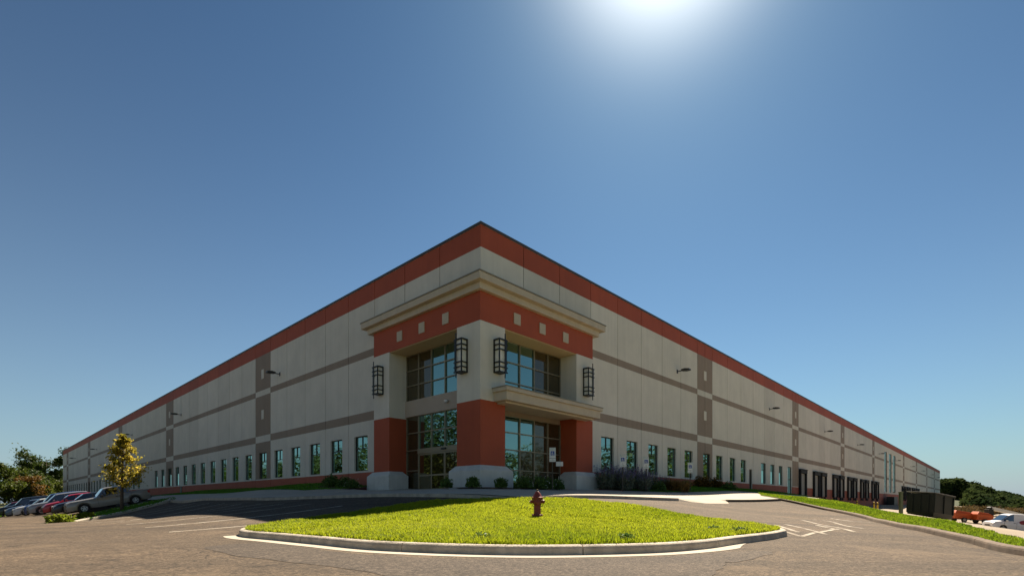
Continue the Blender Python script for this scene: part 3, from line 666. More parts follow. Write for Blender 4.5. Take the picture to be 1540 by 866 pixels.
# ---- truck docks
def dock_mesh():
    d = MB(); 
    for k in range(6): d.box(-1.25, 1.25, -.05, -.02, k*.5+.008, k*.5+.492)
    d.box(-1.25, 1.25, -.018, -.004, 0, 3.0)
    s = MB(); s.box(-1.6, -1.25, -.30, -.02, -.1, 3.1); s.box(1.25, 1.6, -.30, -.02, -.1, 3.1); s.box(-1.6, 1.6, -.34, -.02, 3.1, 3.6); s.box(-1.66, 1.66, -.42, -.02, 3.602, 3.66)
    b_ = MB(); b_.box(-.95, -.6, -.25, -.005, -.55, -.12); b_.box(.6, .95, -.25, -.005, -.55, -.12); b_.box(-.55, .55, -.14, -.005, -.4, -.14)
    return d.mesh('dock_door', M['dockdoor']), s.mesh('dock_seal', M['rubber'], bevel=0.03), b_.mesh('bumper', M['rubber'])
dm = dock_mesh()
for t in (61.0, 68.3, 72.6, 80.6, 85.4, 92.0, 96.8, 104.0, 109.2, 116.4, 121.6, 164.5, 169.8, 176, 181, 188, 193, 200, 205):
    o = link('dock_door', dm[0], ROOT, pt('R', t, 0, FL+.2)); o.rotation_euler = (0, 0, rot_for('R'))
    link('dock_seal', dm[1], o); link('bumper', dm[2], o)
# small numerals-free plates, accent tiles in the taupe columns
at = MB(); at.box(-.26, .26, -.035, .0, -.42, .42); atm = at.mesh('accent_tile', M['beige'])
for side in 'LR':
    for c0, c1 in COLS[side]:
        for z in (8.0, 11.7):
            o = link('accent_tile', atm, ROOT, pt(side, (c0+c1)/2, 0, z)); o.rotation_euler = (0, 0, rot_for(side))
# wall packs on arms
wp = MB(); wp.box(-.04, .04, -.5, 0, .03, .09); wp.box(-.10, .10, -.03, -.001, -.10, .22)
wpm = wp.mesh('wall_light', M['black'])
hd = MB(); hd.ring([[(-.2,-.42,.02),(.2,-.42,.02),(.2,-.42,.15),(-.2,-.42,.15)], [(-.26,-.75,-.01),(.26,-.75,-.01),(.26,-.75,.18),(-.26,-.75,.18)], [(-.22,-1.12,.0),(.22,-1.12,.0),(.22,-1.12,.12),(-.22,-1.12,.12)]])
hdm = hd.mesh('lamp_head', M['black'], bevel=.02)
for side, ts in (('L', (25.4, 55.5, 84, 118, 150)), ('R', (22.8, 47, 74, 100, 125, 152, 184, 215, 250, 280))):
    for t in ts:
        o = link('wall_light', wpm, ROOT, pt(side, t, 0, 11.0)); o.rotation_euler = (0, 0, rot_for(side)); link('lamp_head', hdm, o)

# ---- corner portal
PP = 0.6; E1 = 9.4; RB, TR, BT = 9.28, 5.25, 1.9; RC = 0.72
cap = BB()
def Lpoly(c, e, inn=0.0): return [(-c,-c),(e,-c),(e,-inn if inn else -0.003),(-0.003,-0.003),(-0.003,e),(-c,e)]
po = BB(); po.aprism([(-PP,-PP),(E1,-PP),(E1,-0.003),(7.62,-.003),(7.62,RC),(1.22,RC),(1.22,1.22),(RC,1.22),(RC,7.62),(-.003,7.62),(-.003,E1),(-PP,E1)], RB, 10.775, 0)
po.build('portal_band', [M['red']], ROOT)
sf = BB(); sf.aprism([(1.22,-PP+.05),(7.62,-PP+.05),(7.62,RC),(1.22,RC)], RB-.04, RB-.004); sf.aprism([(-PP+.05,1.22),(-PP+.05,7.62),(RC,7.62),(RC,1.22)], RB-.04, RB-.004)
sf.build('soffit', M['soffit'], ROOT)
# pillars
for nm, poly in (('corner_pillar', [(-PP,-PP),(1.22,-PP),(1.22,RC+.2),(RC+.2,RC+.2),(RC+.2,1.22),(-PP,1.22)]), ('pillar', [(7.64,-PP+.004),(E1-.004,-PP+.004),(E1-.004,-.003),(E1-.004,.0),(7.64,RC+.2)]), ('pillar', [(-PP+.004,7.64),(RC+.2,7.64),(.0,E1-.004),(-.003,E1-.004),(-PP+.004,E1-.004)])):
    mb = BB()
    if nm == 'pillar': poly = [p for p in poly if p not in ((E1-.004,.0),(.0,E1-.004))]
    if poly[0] == (7.64,-PP+.004): poly = [(7.64,-PP+.004),(E1-.004,-PP+.004),(E1-.004,-.003),(7.9,-.003),(7.9,RC+.2),(7.64,RC+.2)]
    if poly[0] == (-PP+.004,7.64): poly = [(-PP+.004,7.64),(RC+.2,7.64),(RC+.2,7.9),(-.003,7.9),(-.003,E1-.004),(-PP+.004,E1-.004)]
    mb.aprism(poly, TR, RB-.002, 0); mb.aprism(poly, 0.1, TR-.002, 1)
    mb.build(nm, [M['beige'], M['red']], ROOT)
def base_block(a0, a1, b0, b1):
    mb = MB(); z0 = 0.1; zt = BT-.28; c = .26
    r = lambda i, z: [Lc(a, b, z) for a, b in ((a0+i,b0+i),(a1-i,b0+i),(a1-i,b1-i),(a0+i,b1-i))]
    mb.ring([r(0, z0), r(0, zt), r(c, BT)]); mb.build('pillar_base', M['stone'], ROOT, bevel=.02)
base_block(-PP-.3, 1.55, -PP-.3, 1.55); base_block(7.25, E1+.35, -PP-.3, 1.0-.45); base_block(-PP-.3, 1.0-.45, 7.25, E1+.35)
# cornice: three stepped courses
cn = BB()
cn.aprism(Lpoly(PP+.22, E1+.42), 10.78, 11.12); cn.build('cornice', M['trim'], ROOT, bevel=.015)
cn = BB(); cn.aprism(Lpoly(PP+.50, E1+.75), 11.122, 11.49); cn.build('cornice_cap', M['trim'], ROOT, bevel=.02)
cn = BB(); cn.aprism(Lpoly(PP+.54, E1+.79), 11.492, 11.55); cn.build('cornice_flashing', M['alu'], ROOT)
# accent tiles on the red band
at2 = MB(); at2.box(-.26, .26, -.05, 0, -.30, .30); at2m = at2.mesh('accent_tile', M['trim'], bevel=.01)
for side in 'LR':
    for t in (2.15, 4.3, 6.5):
        o = link('accent_tile', at2m, ROOT, pt(side, t, -PP, 10.0)); o.rotation_euler = (0, 0, rot_for(side))
# glazing of the two faces
def glazing(side, z0, z1, nz, pat, door=None):
    t0, t1 = 1.2, 7.66; n = 5; y = RC
    f = BB(); hs = [t0 + (t1-t0)*k/n for k in range(n+1)]; vs = [z0 + (z1-z0)*q for q in nz]
    for k, h in enumerate(hs):
        if door and 0 < k < 4: zz0 = door
        else: zz0 = z0
        f.abox(side, h-.035, h+.035, y-.06, y+.08, zz0, z1)
    for v in vs:
        segs = [(hs[i], hs[i+1]) for i in range(n)]
        for i, (p, q) in enumerate(segs):
            if door and v < door-.05 and i < 4: continue
            f.abox(side, p+.035, q-.035, y-.055, y+.075, max(z0, v-.03), min(z1, v+.03))
    o = f.build('glazing_frame', M['alu'], ROOT)
    for mm, cells in (('glass', 0), ('glassdark', 1)):
        g_ = BB(); any_ = False
        for i in range(n):
            for j in range(len(vs)-1):
                if door and i < 4 and vs[j+1] < door+.06: continue
                p, q = hs[i], hs[i+1]
                parts = [(p, q, pat(i, j))]
                for (p_, q_, kd) in parts:
                    if kd == cells: g_.quad(side, p_+.01, q_-.01, vs[j]+.005, vs[j+1]-.005, y+.02); any_ = True
        if any_: g_.build('pane' if not cells else 'spandrel_pane', M[mm], o, fix=False)
    return o
glazing('L', TR+1.1, RB-.05, (0, .33, .66, 1), lambda i, j: 1 if i > 2 or (j == 2 and False) else 0)
glazing('R', TR+0.5, RB-.05, (0, .33, .66, 1), lambda i, j: 1 if i > 2 else 0)
glazing('R', FL-.02, TR-.3, (0, .28, .55, .78, 1), lambda i, j: 1 if i > 2 or (i == 2 and j < 2) else 0)
gl = glazing('L', FL-.02, TR+.1, (0, .28, .55, .78, 1), lambda i, j: 1 if i > 3 else 0, door=FL+2.62)
sp = BB(); sp.abox('L', 1.22, 7.64, RC-.15, RC+.2, TR+.1, TR+1.1); sp.build('spandrel', mat('spandrel_paint', (0.44, 0.36, 0.28), .7, var=.05, scale=.6, bump=.1), ROOT)
sp = BB(); sp.abox('R', 1.22, 7.64, RC-.02, RC+.2, TR-.3, TR+.5); sp.build('spandrel', M['brown'], ROOT)
bk = BB(); bk.abox('L', 1.0, 7.8, RC+.25, RC+.4, .2, RB); bk.abox('R', 1.0, 7.8, RC+.25, RC+.4, .2, RB); bk.build('inner_wall', M['darkalu'], ROOT)
# sliding entrance doors under a header
hd_ = BB(); w5 = (7.66-1.2)/5; d0, d1 = 1.2, 1.2+4*w5
hd_.abox('L', d0, d1, RC-.12, RC+.08, FL+2.32, FL+2.62); hd_.build('door_header', M['alu'], ROOT)
sn = BB(); sn.abox('L', (d0+d1)/2-.2, (d0+d1)/2+.2, RC-.2, RC-.12, FL+2.42, FL+2.52); sn.build('door_sensor', M['black'], ROOT)
for k in range(4):
    p, q = d0+k*w5, d0+(k+1)*w5; yy_ = RC if k in (0, 3) else RC-.05
    dr = BB(); bb = .07
    dr.abox('L', p+.01, p+bb, yy_-.03, yy_+.03, FL, FL+2.31); dr.abox('L', q-bb, q-.01, yy_-.03, yy_+.03, FL, FL+2.31); dr.abox('L', p+bb, q-bb, yy_-.03, yy_+.03, FL, FL+.16); dr.abox('L', p+bb, q-bb, yy_-.03, yy_+.03, FL+2.22, FL+2.31); dr.abox('L', p+bb, q-bb, yy_-.03, yy_+.03, FL+.92, FL+1.02)
    o = dr.build('entrance_door', M['alu'], ROOT)
    g_ = BB(); g_.quad('L', p+.03, q-.03, FL+.02, FL+2.3, yy_); g_.build('pane', M['glassdoor'], o, fix=False)
# canopy over the right glazing
CB0, CB1, CC = 0.36, 8.85, 1.55
can = BB(); can.abox('R', CB0, CB1, -CC, -PP-.003, 5.24, 5.70)
can.abox('R', CB0+.12, 7.6, -PP-.003, RC-.1, 5.22, 5.34)
can.abox('R', CB0+.25, CB1-.3, -CC+.3, -PP-.02, 5.14, 5.238)
can.build('canopy', M['trim'], ROOT, bevel=.015)
can = BB(); can.abox('R', CB0-.12, CB1+.12, -CC-.12, -PP-.003, 5.702, 5.90); can.build('canopy_cap', M['trim'], ROOT, bevel=.02)
can = BB(); can.abox('R', CB0-.15, CB1+.15, -CC-.15, -PP-.003, 5.902, 5.94); can.build('canopy_flashing', M['alu'], ROOT)
# lantern sconces
def sconce_meshes():
    w, d, h = .5, .42, 1.75; c = MB(); r = .028
    for x in (-w/2, w/2):
        for y in (-d, -.03): c.box(x-r, x+r, y-r, y+r, 0, h)
    for z in (0.02, .27, .52, 1.18, 1.43, 1.7):
        ov = .10
        c.box(-w/2-ov, w/2+.02, -d-r*1.3, -d+r*1.0, z-.028, z+.028); c.box(-w/2-r*1.2, -w/2+r, -d+r, -.001, z-.026, z+.026); c.box(w/2-r, w/2+r*1.2, -d+r, -.001, z-.026, z+.026)
    c.box(-.16, -.10, -d-.06, -d-.028, -.28, h+.28)
    c.box(-w/2, w/2, -d, -.001, -.012, .012); c.box(-w/2, w/2, -d, -.001, h-.03, h+.01); c.box(-.12, .12, -.04, -.0005, .3, 1.4)
    s = MB(); s.box(-w/2+.045, w/2-.045, -d+.045, -.045, .03, h-.05)
    return c, s
sc_, ss_ = sconce_meshes()
cm = sc_.mesh('lantern', M['black']); sm_ = ss_.mesh('lantern_shade', M['shade'])
# mirrored cage for the right wall
sc2 = MB(); sc2.v = [(-x, y, z) for x, y, z in sc_.v]; sc2.f = sc_.f; sc2.m = sc_.m; cm2 = sc2.mesh('lantern', M['black'])
for side, t, mesh_, z in (('L', .62, cm, 6.75), ('L', 8.55, cm, 6.75), ('R', .62, cm2, 6.75), ('R', 8.6, cm2, 6.75)):
    o = link('lantern', mesh_, ROOT, pt(side, t, -PP, z)); o.rotation_euler = (0, 0, rot_for(side)); link('lantern_shade', sm_, o)
# dome camera on the spandrel
dc = MB(); dc.lathe([(.0,.02),(.12,.02),(.13,-.03),(.11,-.09),(.06,-.13),(.0,-.14)], 14)
dcb = dc.build('security_camera', M['white'], ROOT, smooth=True, loc=pt('L', 3.4, RC-.28, TR+.62))

# far red and grey building beyond the end of the right wall
fb = empty('far_building', (270, 318, -4), 'low grey building with red corner beyond the far end of the warehouse', 'building')
m_ = MB(); m_.box(-6, 10, 0, 40, 0, 13); m_.build('wall', M['farwall'], fb)
m_ = MB(); m_.box(-6.2, 3, -.2, 8, 6, 16); m_.build('red_tower', M['farred'], fb)
m_ = MB(); m_.box(3.1, 10.2, -.1, 40.2, 13.002, 13.6); m_.build('coping', M['coping'], fb)

# ------------------------------------------------------------------ plants
def frame_leaves(P, size, r, up=0.3, aspect=1.6):
    """leaf quads at points P; returns vertices"""
    N = len(P); n = r.normal(size=(N, 3)); n[:, 2] = np.abs(n[:, 2]) + up; n /= np.linalg.norm(n, axis=1)[:, None]
    a = np.cross(n, r.normal(size=(N, 3))); a /= np.linalg.norm(a, axis=1)[:, None]; b = np.cross(n, a)
    s = (size*r.uniform(0.6, 1.35, N))[:, None]
    V = np.stack([P - a*s*aspect*.5, P - b*s*.42 + n*s*.08, P + a*s*aspect*.5, P + b*s*.42 + n*s*.08], 1)
    return V.reshape(-1, 3)
def leaves_mesh(name, P, size, m, r, tint, up=0.3, aspect=1.6):
    V = frame_leaves(P, size, r, up, aspect); N = len(P)
    return np_mesh(name, V, np.arange(N*4), np.arange(N)*4, np.full(N, 4), [m], attr=np.repeat(np.clip(tint, 0, 1), 4))
def limb(mb, pts, r0, r1, n=7):
    rings = []; k = len(pts)
    for i, p in enumerate(pts):
        d = Vector(pts[min(i+1, k-1)]) - Vector(pts[max(i-1, 0)]); d.normalize(); a = d.orthogonal().normalized(); b = d.cross(a)
        rr = r0 + (r1-r0)*i/(k-1); rings.append([Vector(p) + (a*math.cos(t)+b*math.sin(t))*rr for t in [2*math.pi*j/n for j in range(n)]])
    mb.ring(rings)
def grow(r, H, Wd, trunk_frac, n1, n2, shape='round'):
    """returns list of limbs (points, r0, r1) and cluster centres"""
    limbs = []; cl = []
    bend = r.normal(0, .02*H, 2)
    tr = [np.array([bend[0]*(t**2), bend[1]*(t**2), H*.9*t]) for t in np.linspace(0, 1, 7)]
    R0 = H*.017 + .02
    limbs.append((tr, R0, R0*.2))
    for i in range(n1):
        t = trunk_frac + (0.97-trunk_frac)*(i+r.uniform(0, .8))/n1
        k = t*6; j = min(int(k), 5); base = tr[j] + (tr[j+1]-tr[j])*(k-j)
        th = i*2.4 + r.uniform(-.5, .5); q = (t-trunk_frac)/(1-trunk_frac)
        prof = {'round': math.sqrt(max(.05, 1-(q*1.35-.55)**2)), 'cone': 1.0-.75*q, 'flat': .55+.55*q, 'oval': math.sqrt(max(.06, 1-(q*1.6-.6)**2))}[shape]
        ln = Wd*.5*prof*r.uniform(.75, 1.15); el = r.uniform(.15, .75) + (0.5*q if shape != 'flat' else 0)
        d = np.array([math.cos(th)*math.cos(el), math.sin(th)*math.cos(el), math.sin(el)])
        pts = [base + d*ln*s + np.array([0, 0, -.10*ln*s*s]) + r.normal(0, .03*ln, 3)*(s > 0) for s in np.linspace(0, 1, 5)]
        limbs.append((pts, R0*.42*(1-.5*q), .012))
        for m_ in range(n2):
            s = r.uniform(.35, 1.0); k = s*4; j = min(int(k), 3); bb = pts[j] + (pts[j+1]-pts[j])*(k-j)
            d2 = d + r.normal(0, .75, 3); d2 /= np.linalg.norm(d2); l2 = ln*r.uniform(.15, .42)
            e = bb + d2*l2; limbs.append(([bb, (bb+e)/2 + r.normal(0, .02*l2, 3), e], R0*.14, .006)); cl.append((e, l2)); cl.append(((bb+e)/2, l2*.8))
        cl.append((pts[-1], ln*.3))
    return limbs, cl
def tree_meshes(seed, H, Wd, nleaf, lsize, m, shape='round', trunk_frac=.25, n1=16, n2=5, spread=.55, tintbias=0.0):
    r = np.random.default_rng(seed); limbs, cl = grow(r, H, Wd, trunk_frac, n1, n2, shape)
    mb = MB()
    for pts, a, b in limbs: limb(mb, [tuple(p) for p in pts], a, b, 6)
    tm = mb.mesh('trunk', M['bark'], smooth=True)
    C = np.array([c for c, _ in cl]); Lr = np.array([max(l, .06*Wd) for _, l in cl])
    ix = r.integers(0, len(C), nleaf); P = C[ix] + r.normal(size=(nleaf, 3))*(Lr[ix]*spread)[:, None]*np.array([1, 1, .7])
    ct = r.normal(.45 + tintbias, .2, len(C))
    cmh = leaves_mesh('crown', P, np.full(nleaf, lsize), m, r, ct[ix] + r.normal(0, .16, nleaf))
    return tm, cmh
def put_tree(name, meshes, x, y, label, cat='tree', group=None, rz=0.0, sc=1.0, dz=0.0):
    e = empty(name, (x, y, tz(x, y)+dz-.03), label, cat, group, rz); e.scale = (sc, sc, sc)
    link('trunk', meshes[0], e); link('crown', meshes[1], e); return e
M['leafdark'] = leaf_mat('leaf_dark', (0.022, 0.045, 0.008), (0.07, 0.10, 0.016), .35)
M['leafmid'] = leaf_mat('leaf_mid', (0.04, 0.07, 0.010), (0.11, 0.13, 0.018), .4)
M['leafgold'] = leaf_mat('leaf_gold', (0.11, 0.13, 0.015), (0.66, 0.50, 0.07), .58)
M['leafrust'] = leaf_mat('leaf_rust', (0.09, 0.06, 0.012), (0.22, 0.11, 0.02), .4)
M['leafshrub'] = leaf_mat('leaf_shrub', (0.06, 0.12, 0.025), (0.15, 0.23, 0.055), .3)
M['leaflime'] = leaf_mat('leaf_lime', (0.12, 0.17, 0.012), (0.25, 0.28, 0.03), .5)
M['sage'] = leaf_mat('leaf_sage', (0.14, 0.18, 0.115), (0.25, 0.28, 0.21), .3)
M['lav'] = leaf_mat('flower_lavender', (0.16, 0.14, 0.27), (0.28, 0.25, 0.42), .3)
M['petal'] = leaf_mat('flower_white', (0.5, 0.48, 0.40), (0.7, 0.7, 0.62), .3)
M['straw'] = leaf_mat('dry_grass', (0.16, 0.10, 0.03), (0.30, 0.19, 0.06), .35)
M['brownbank'] = leaf_mat('brown_bank', (0.07, 0.05, 0.02), (0.15, 0.10, 0.04), .35)
M['leaffar'] = leaf_mat('leaf_far', (0.020, 0.036, 0.014), (0.055, 0.075, 0.022), .35, .95, .02)

# young golden tree in the planter
p = AB(27.5, -10.7)
put_tree('young_tree', tree_meshes(11, 6.35, 2.7, 3500, .125, M['leafgold'], 'cone', .30, 24, 5, .66), p[0], p[1], 'slender young tree with golden leaves in the planter beside the silver pickup')
# trees at the left edge
big = tree_meshes(21, 12.5, 11.5, 9000, .42, M['leafdark'], 'flat', .28, 17, 5, .38)
t1 = tree_meshes(22, 9.5, 9.5, 9000, .40, M['leafmid'], 'round', .12, 18, 5, .6)
t2 = tree_meshes(23, 8.5, 9.0, 8000, .40, M['leafdark'], 'round', .1, 16, 5, .6)
t3 = tree_meshes(24, 6.2, 6.2, 5200, .30, M['leafrust'], 'oval', .08, 14, 5, .6)
t4 = tree_meshes(25, 4.0, 6.0, 4200, .30, M['leafmid'], 'round', .03, 12, 5, .7)
put_tree('spreading_tree', big, -151, 166, 'tallest dark tree with open flat branches left of the warehouse end', sc=1.17)
put_tree('bushy_tree', t1, -146, 149, 'dense green tree filling the far left edge of the picture', rz=1.0, sc=1.02)
put_tree('bushy_tree', t2, -155, 177, 'dark bushy tree below and behind the tall flat branched tree', rz=2.2, sc=1.05)
put_tree('bushy_tree', t2, -147, 157, 'rounded dark tree between the tall tree and the left edge tree', rz=4.1, sc=1.0)
put_tree('bushy_tree', t1, -162, 172, 'green tree behind the rust coloured tree', rz=3.0, sc=1.15)
put_tree('rust_tree', t3, -134, 142, 'small rust and orange leaved tree behind the parked cars', sc=1.15)
put_tree('hedge_bush', t4, -127, 131, 'low leafy green bush left of the rust coloured tree', cat='bush', sc=1.1)
put_tree('hedge_bush', t4, -136, 149, 'low leafy green bush right of the rust coloured tree', cat='bush', rz=2.0, sc=1.15)
put_tree('hedge_bush', t4, -138, 156, 'low light green bush against the far end of the warehouse wall', cat='bush', rz=3.7, sc=1.1)
# woods: beyond the left and right of the lot, and on the hill
def wood(name, blobs, nleaf, lsize, m, seed):
    r = np.random.default_rng(seed); B = np.array(blobs); w = B[:, 3]**2*1.0; ix = r.choice(len(B), nleaf, p=w/w.sum())
    v = r.normal(size=(nleaf, 3)); v /= np.linalg.norm(v, axis=1)[:, None]; rad = r.uniform(.55, 1.08, nleaf)**.6
    # lumpy crowns: a few sub-lobes each
    lobe = r.normal(size=(len(B), 7, 3)); lobe /= np.linalg.norm(lobe, axis=2)[:, :, None]
    dp = np.einsum('nk,njk->nj', v, lobe[ix]).max(1); rad *= .72 + .38*np.clip(dp, 0, 1)**2
    P = B[ix, :3] + v*rad[:, None]*np.c_[B[ix, 3], B[ix, 3], B[ix, 4]]
    ct = r.normal(.45, .22, len(B))
    me = leaves_mesh(name, P, lsize*(np.hypot(B[ix, 0], B[ix, 1])/180)**.7, m, r, ct[ix] + r.normal(0, .18, nleaf), aspect=1.3)
    return tag(link(name, me), kind='stuff')
bl = []
for k in range(44):
    y = -25 + k*3.4 + rng.normal(0, 1); x = -78 + rng.normal(0, 3) - max(0, (y-30)*.75); h = rng.uniform(12, 16) if not (29 < y < 50) else rng.uniform(20, 26)
    if x > -1.14*y - 8 and y > 0: x = -1.14*y - 10 + rng.normal(0, 2)
    bl += [(x, y, tz(x, y)+h*.62, h*.36, h*.4), (x+1, y+.5, tz(x, y)+h*.28, h*.34, h*.3)]
wood('wood', bl, 80000, .8, M['leafdark'], 31)
bl = []
for k in range(42):
    y = -40 + k*3.6; x = max(92, 1.17*y + 6) + rng.normal(0, 2); h = rng.uniform(15, 19)
    bl += [(x, y, tz(x, y)+h*.62, h*.36, h*.4), (x-1, y+.5, tz(x, y)+h*.28, h*.34, h*.3)]
wood('wood', bl, 60000, .85, M['leafmid'], 32)
bl = []
r_ = np.random.default_rng(5)
for k in range(620):
    u = r_.uniform(.84, 1.14) if k < 470 else r_.uniform(.84, .96); Y = r_.uniform(150, 330)
    if u < .9: Y = r_.uniform(285, 335)
    X = u*Y
    f = np.clip((1.06-u)/.22, 0, 1); gz = -6 + (Y-150)/180*(2.5+9.5*f)
    h = r_.uniform(5.5, 9)*(.5+.5*f)*(1.3 if r_.random() < .05 else 1); bl.append((X, Y, gz+h*.5, max(h, 5)*.55, h*.5))
wood('hill_wood', bl, 260000, .85, M['leaffar'], 33)
hill = MB(); hp = []
us = np.linspace(.80, 1.25, 10); Ys = np.linspace(140, 420, 8)
for Y in Ys:
    for u in us:
        f = np.clip((1.06-u)/.22, 0, 1); hp.append((u*Y, Y, -6.5 + (min(Y, 330)-150)/180*(2.5+9.5*f)))
hill.v = hp
for j in range(7):
    for i in range(9): hill.f.append((j*10+i, j*10+i+1, (j+1)*10+i+1, (j+1)*10+i)); hill.m.append(0)
tag(hill.build('hill', M['undergrowth'], smooth=True), kind='structure')
# dry grass bank and road beyond the court
bank = [(78,96),(90,103.5),(101,106),(112,106.5),(122,106),(120,101),(104,100),(92,97.5),(80,91)]
tag(blades('dry_grass', [bank], 14000, 1.15, M['brownbank'], -.2, (.02, .0006), seed=41), kind='stuff')
sheet('access_road', [(96,110.5),(108,108.6),(122,108.4),(122,113),(108,113),(97,114)], M['concrete'], .05, 2.0)

# ---- shrubs: foliage over short stems
def shrub_meshes(seed, w, h, n, ls, m, flower=None, nf=0, aspect=1.7):
    r = np.random.default_rng(seed); v = r.normal(size=(n, 3)); v /= np.linalg.norm(v, axis=1)[:, None]; v[:, 2] = np.abs(v[:, 2])
    lob = .75 + .25*np.sin(np.arctan2(v[:, 1], v[:, 0])*4 + seed)*np.sin(v[:, 2]*5+seed)
    P = v*(r.uniform(.15, 1, n)**.45*lob)[:, None]*np.array([w/2, w/2, h]) + np.array([0, 0, .03])
    fm = leaves_mesh('foliage', P, np.full(n, ls), m, r, .45 + r.normal(0, .25, n), aspect=aspect)
    st = MB()
    for k in range(6):
        th = k*1.05 + r.uniform(0, .5); st.tube((0, 0, -.02), (math.cos(th)*w*.25, math.sin(th)*w*.25, h*.6), .012, .005, 5)
    fl = None
    if flower:
        v2 = r.normal(size=(nf, 3)); v2 /= np.linalg.norm(v2, axis=1)[:, None]; v2[:, 2] = np.abs(v2[:, 2])
        fl = leaves_mesh('blossoms', v2*np.array([w/2, w/2, h])*1.02 + np.array([0, 0, .04]), np.full(nf, ls*.9), flower, r, r.uniform(0, 1, nf), aspect=1.0)
    return fm, st.mesh('stem', M['bark']), fl
def sage_meshes(seed, w, h, n):
    r = np.random.default_rng(seed); st = MB(); P = []; F = []
    for k in range(n):
        th = r.uniform(0, 6.28); rr = math.sqrt(r.random())*w/2; b = np.array([math.cos(th)*rr*.55, math.sin(th)*rr*.55, 0]); e = np.array([math.cos(th)*rr*1.05, math.sin(th)*rr*1.05, h*r.uniform(.7, 1.08)])
        st.tube(tuple(b), tuple(e), .006, .003, 4)
        for q in range(20):
            s = r.uniform(.08, .72); P.append(b + (e-b)*s + r.normal(0, .035, 3))
        for q in range(9):
            s = r.uniform(.66, 1.0); F.append(b + (e-b)*s + r.normal(0, .022, 3))
    P = np.array(P); F = np.array(F)
    return (leaves_mesh('foliage', P, np.full(len(P), .075), M['sage'], r, r.uniform(0, 1, len(P)), aspect=2.2), st.mesh('stem', M['bark']), leaves_mesh('blossoms', F, np.full(len(F), .05), M['lav'], r, r.uniform(0, 1, len(F))))
def put_shrub(name, ms, x, y, label, group=None, rz=0.0, sc=1.0, dz=.14, cat='shrub'):
    e = empty(name, (x, y, tz(x, y)+dz), label, cat, group, rz); e.scale = (sc, sc, sc)
    link('foliage', ms[0], e); link('stem', ms[1], e)
    if ms[2]: link('blossoms', ms[2], e)
    return e
ros = shrub_meshes(51, .95, .62, 900, .075, M['leafshrub'], M['petal'], 16)
box_ = shrub_meshes(52, .85, .62, 1000, .065, M['leafshrub'])
dark = shrub_meshes(53, 1.9, 1.0, 2400, .095, M['leafshrub'])
redb = shrub_meshes(54, 2.2, 1.15, 2600, .085, M['leafrust'])
lime = shrub_meshes(55, 1.8, .72, 1700, .13, M['leaflime'], aspect=2.6)
for (a, b, ms, lab, sc) in [(-2.1,-.6,box_,'small round shrub left of the corner pillar base',1.0), (-1.5,-1.9,box_,'small round shrub in front of the corner pillar left face',1.05), (.0,-2.3,box_,'small shrub at the left tip of the mulch bed by the glass doors',.95),
        (-2.1,1.0,ros,'white flowered shrub right beside the corner pillar base',1.1), (-2.2,2.1,ros,'white flowered shrub below the canopy, second from the corner pillar',1.2), (-1.9,3.2,ros,'white flowered shrub at the foot of the parking sign by the glazing',1.15), (-1.75,4.3,ros,'white flowered shrub right of the parking sign by the glazing',1.05), (-1.2,4.9,box_,'upright green shrub at the right end of the corner mulch bed',1.15), (-1.2,2.3,ros,'white flowered shrub close under the right hand glazing',1.0)]:
    q = AB(a, b); put_shrub('shrub', ms, q[0], q[1], lab, sc=sc, rz=a*3+b, dz=.16)
for (a, b, ms, lab, sc) in [(10.1,-1.7,ros,'white flowered shrub against the left pillar base',1.1), (11.3,-1.6,dark,'dark spreading shrub between the left pillar base and the first window',.72), (13.3,-1.5,dark,'dark spreading shrub under the second window left of the portal',.8), (12.3,-2.1,box_,'small shrub at the front of the left mulch bed',1.0)]:
    q = AB(a, b); put_shrub('shrub', ms, q[0], q[1], lab, sc=sc, rz=a+b, dz=.13)
sg = sage_meshes(61, 1.5, 1.5, 75)
labs = ['tall lavender sage bush nearest the right pillar base', 'tall lavender sage bush second from the right pillar', 'tall lavender sage bush below the first right window', 'lavender sage bush left of the first parking sign', 'lavender sage bush behind the first parking sign', 'lower lavender sage bush right of the first parking sign', 'lavender sage bush at the walk edge in front of the right pillar', 'lavender sage bush at the walk edge below the first right window']
for i, (a, b, sc) in enumerate([(-1.6,9.4,1.0),(-1.7,10.5,1.08),(-1.8,11.7,1.02),(-2.0,12.9,.98),(-2.2,14.1,.85),(-2.6,15.2,.66),(-2.6,10.2,.82),(-3.0,11.8,.78)]):
    q = AB(a, b); put_shrub('sage_bush', sg, q[0], q[1], labs[i], 'lavender sage bushes by the right pillar', rz=i*1.7, sc=sc, dz=.12, cat='bush')
q = AB(-3.1, 13.6); put_shrub('shrub', dark, q[0], q[1], 'low dark shrub at the walk edge between the two parking signs', dz=.12, sc=.7)
def tuft(name, seed, x, y, n, h, m, label, w=.5):
    poly = [(x+w*math.cos(t), y+w*math.sin(t)) for t in np.linspace(0, 6.28, 10)[:-1]]
    o = blades(name, [poly], n, h, m, .1, (.004, .0005), seed=seed, lean=1.2)
    # origin to the foot of the plant
    z = tz(x, y) + .1; me = o.data; co = np.empty(len(me.vertices)*3, np.float32); me.vertices.foreach_get('co', co); co = co.reshape(-1, 3) - np.array([x, y, z], np.float32); me.vertices.foreach_set('co', co.ravel()); o.location = (x, y, z)
    return tag(o, label, 'plant')
q = AB(-3.4, 15.6); tuft('ornamental_grass', 71, q[0], q[1], 1500, .85, M['straw'], 'straw coloured ornamental grass clump at the right end of the sage bed', .8)
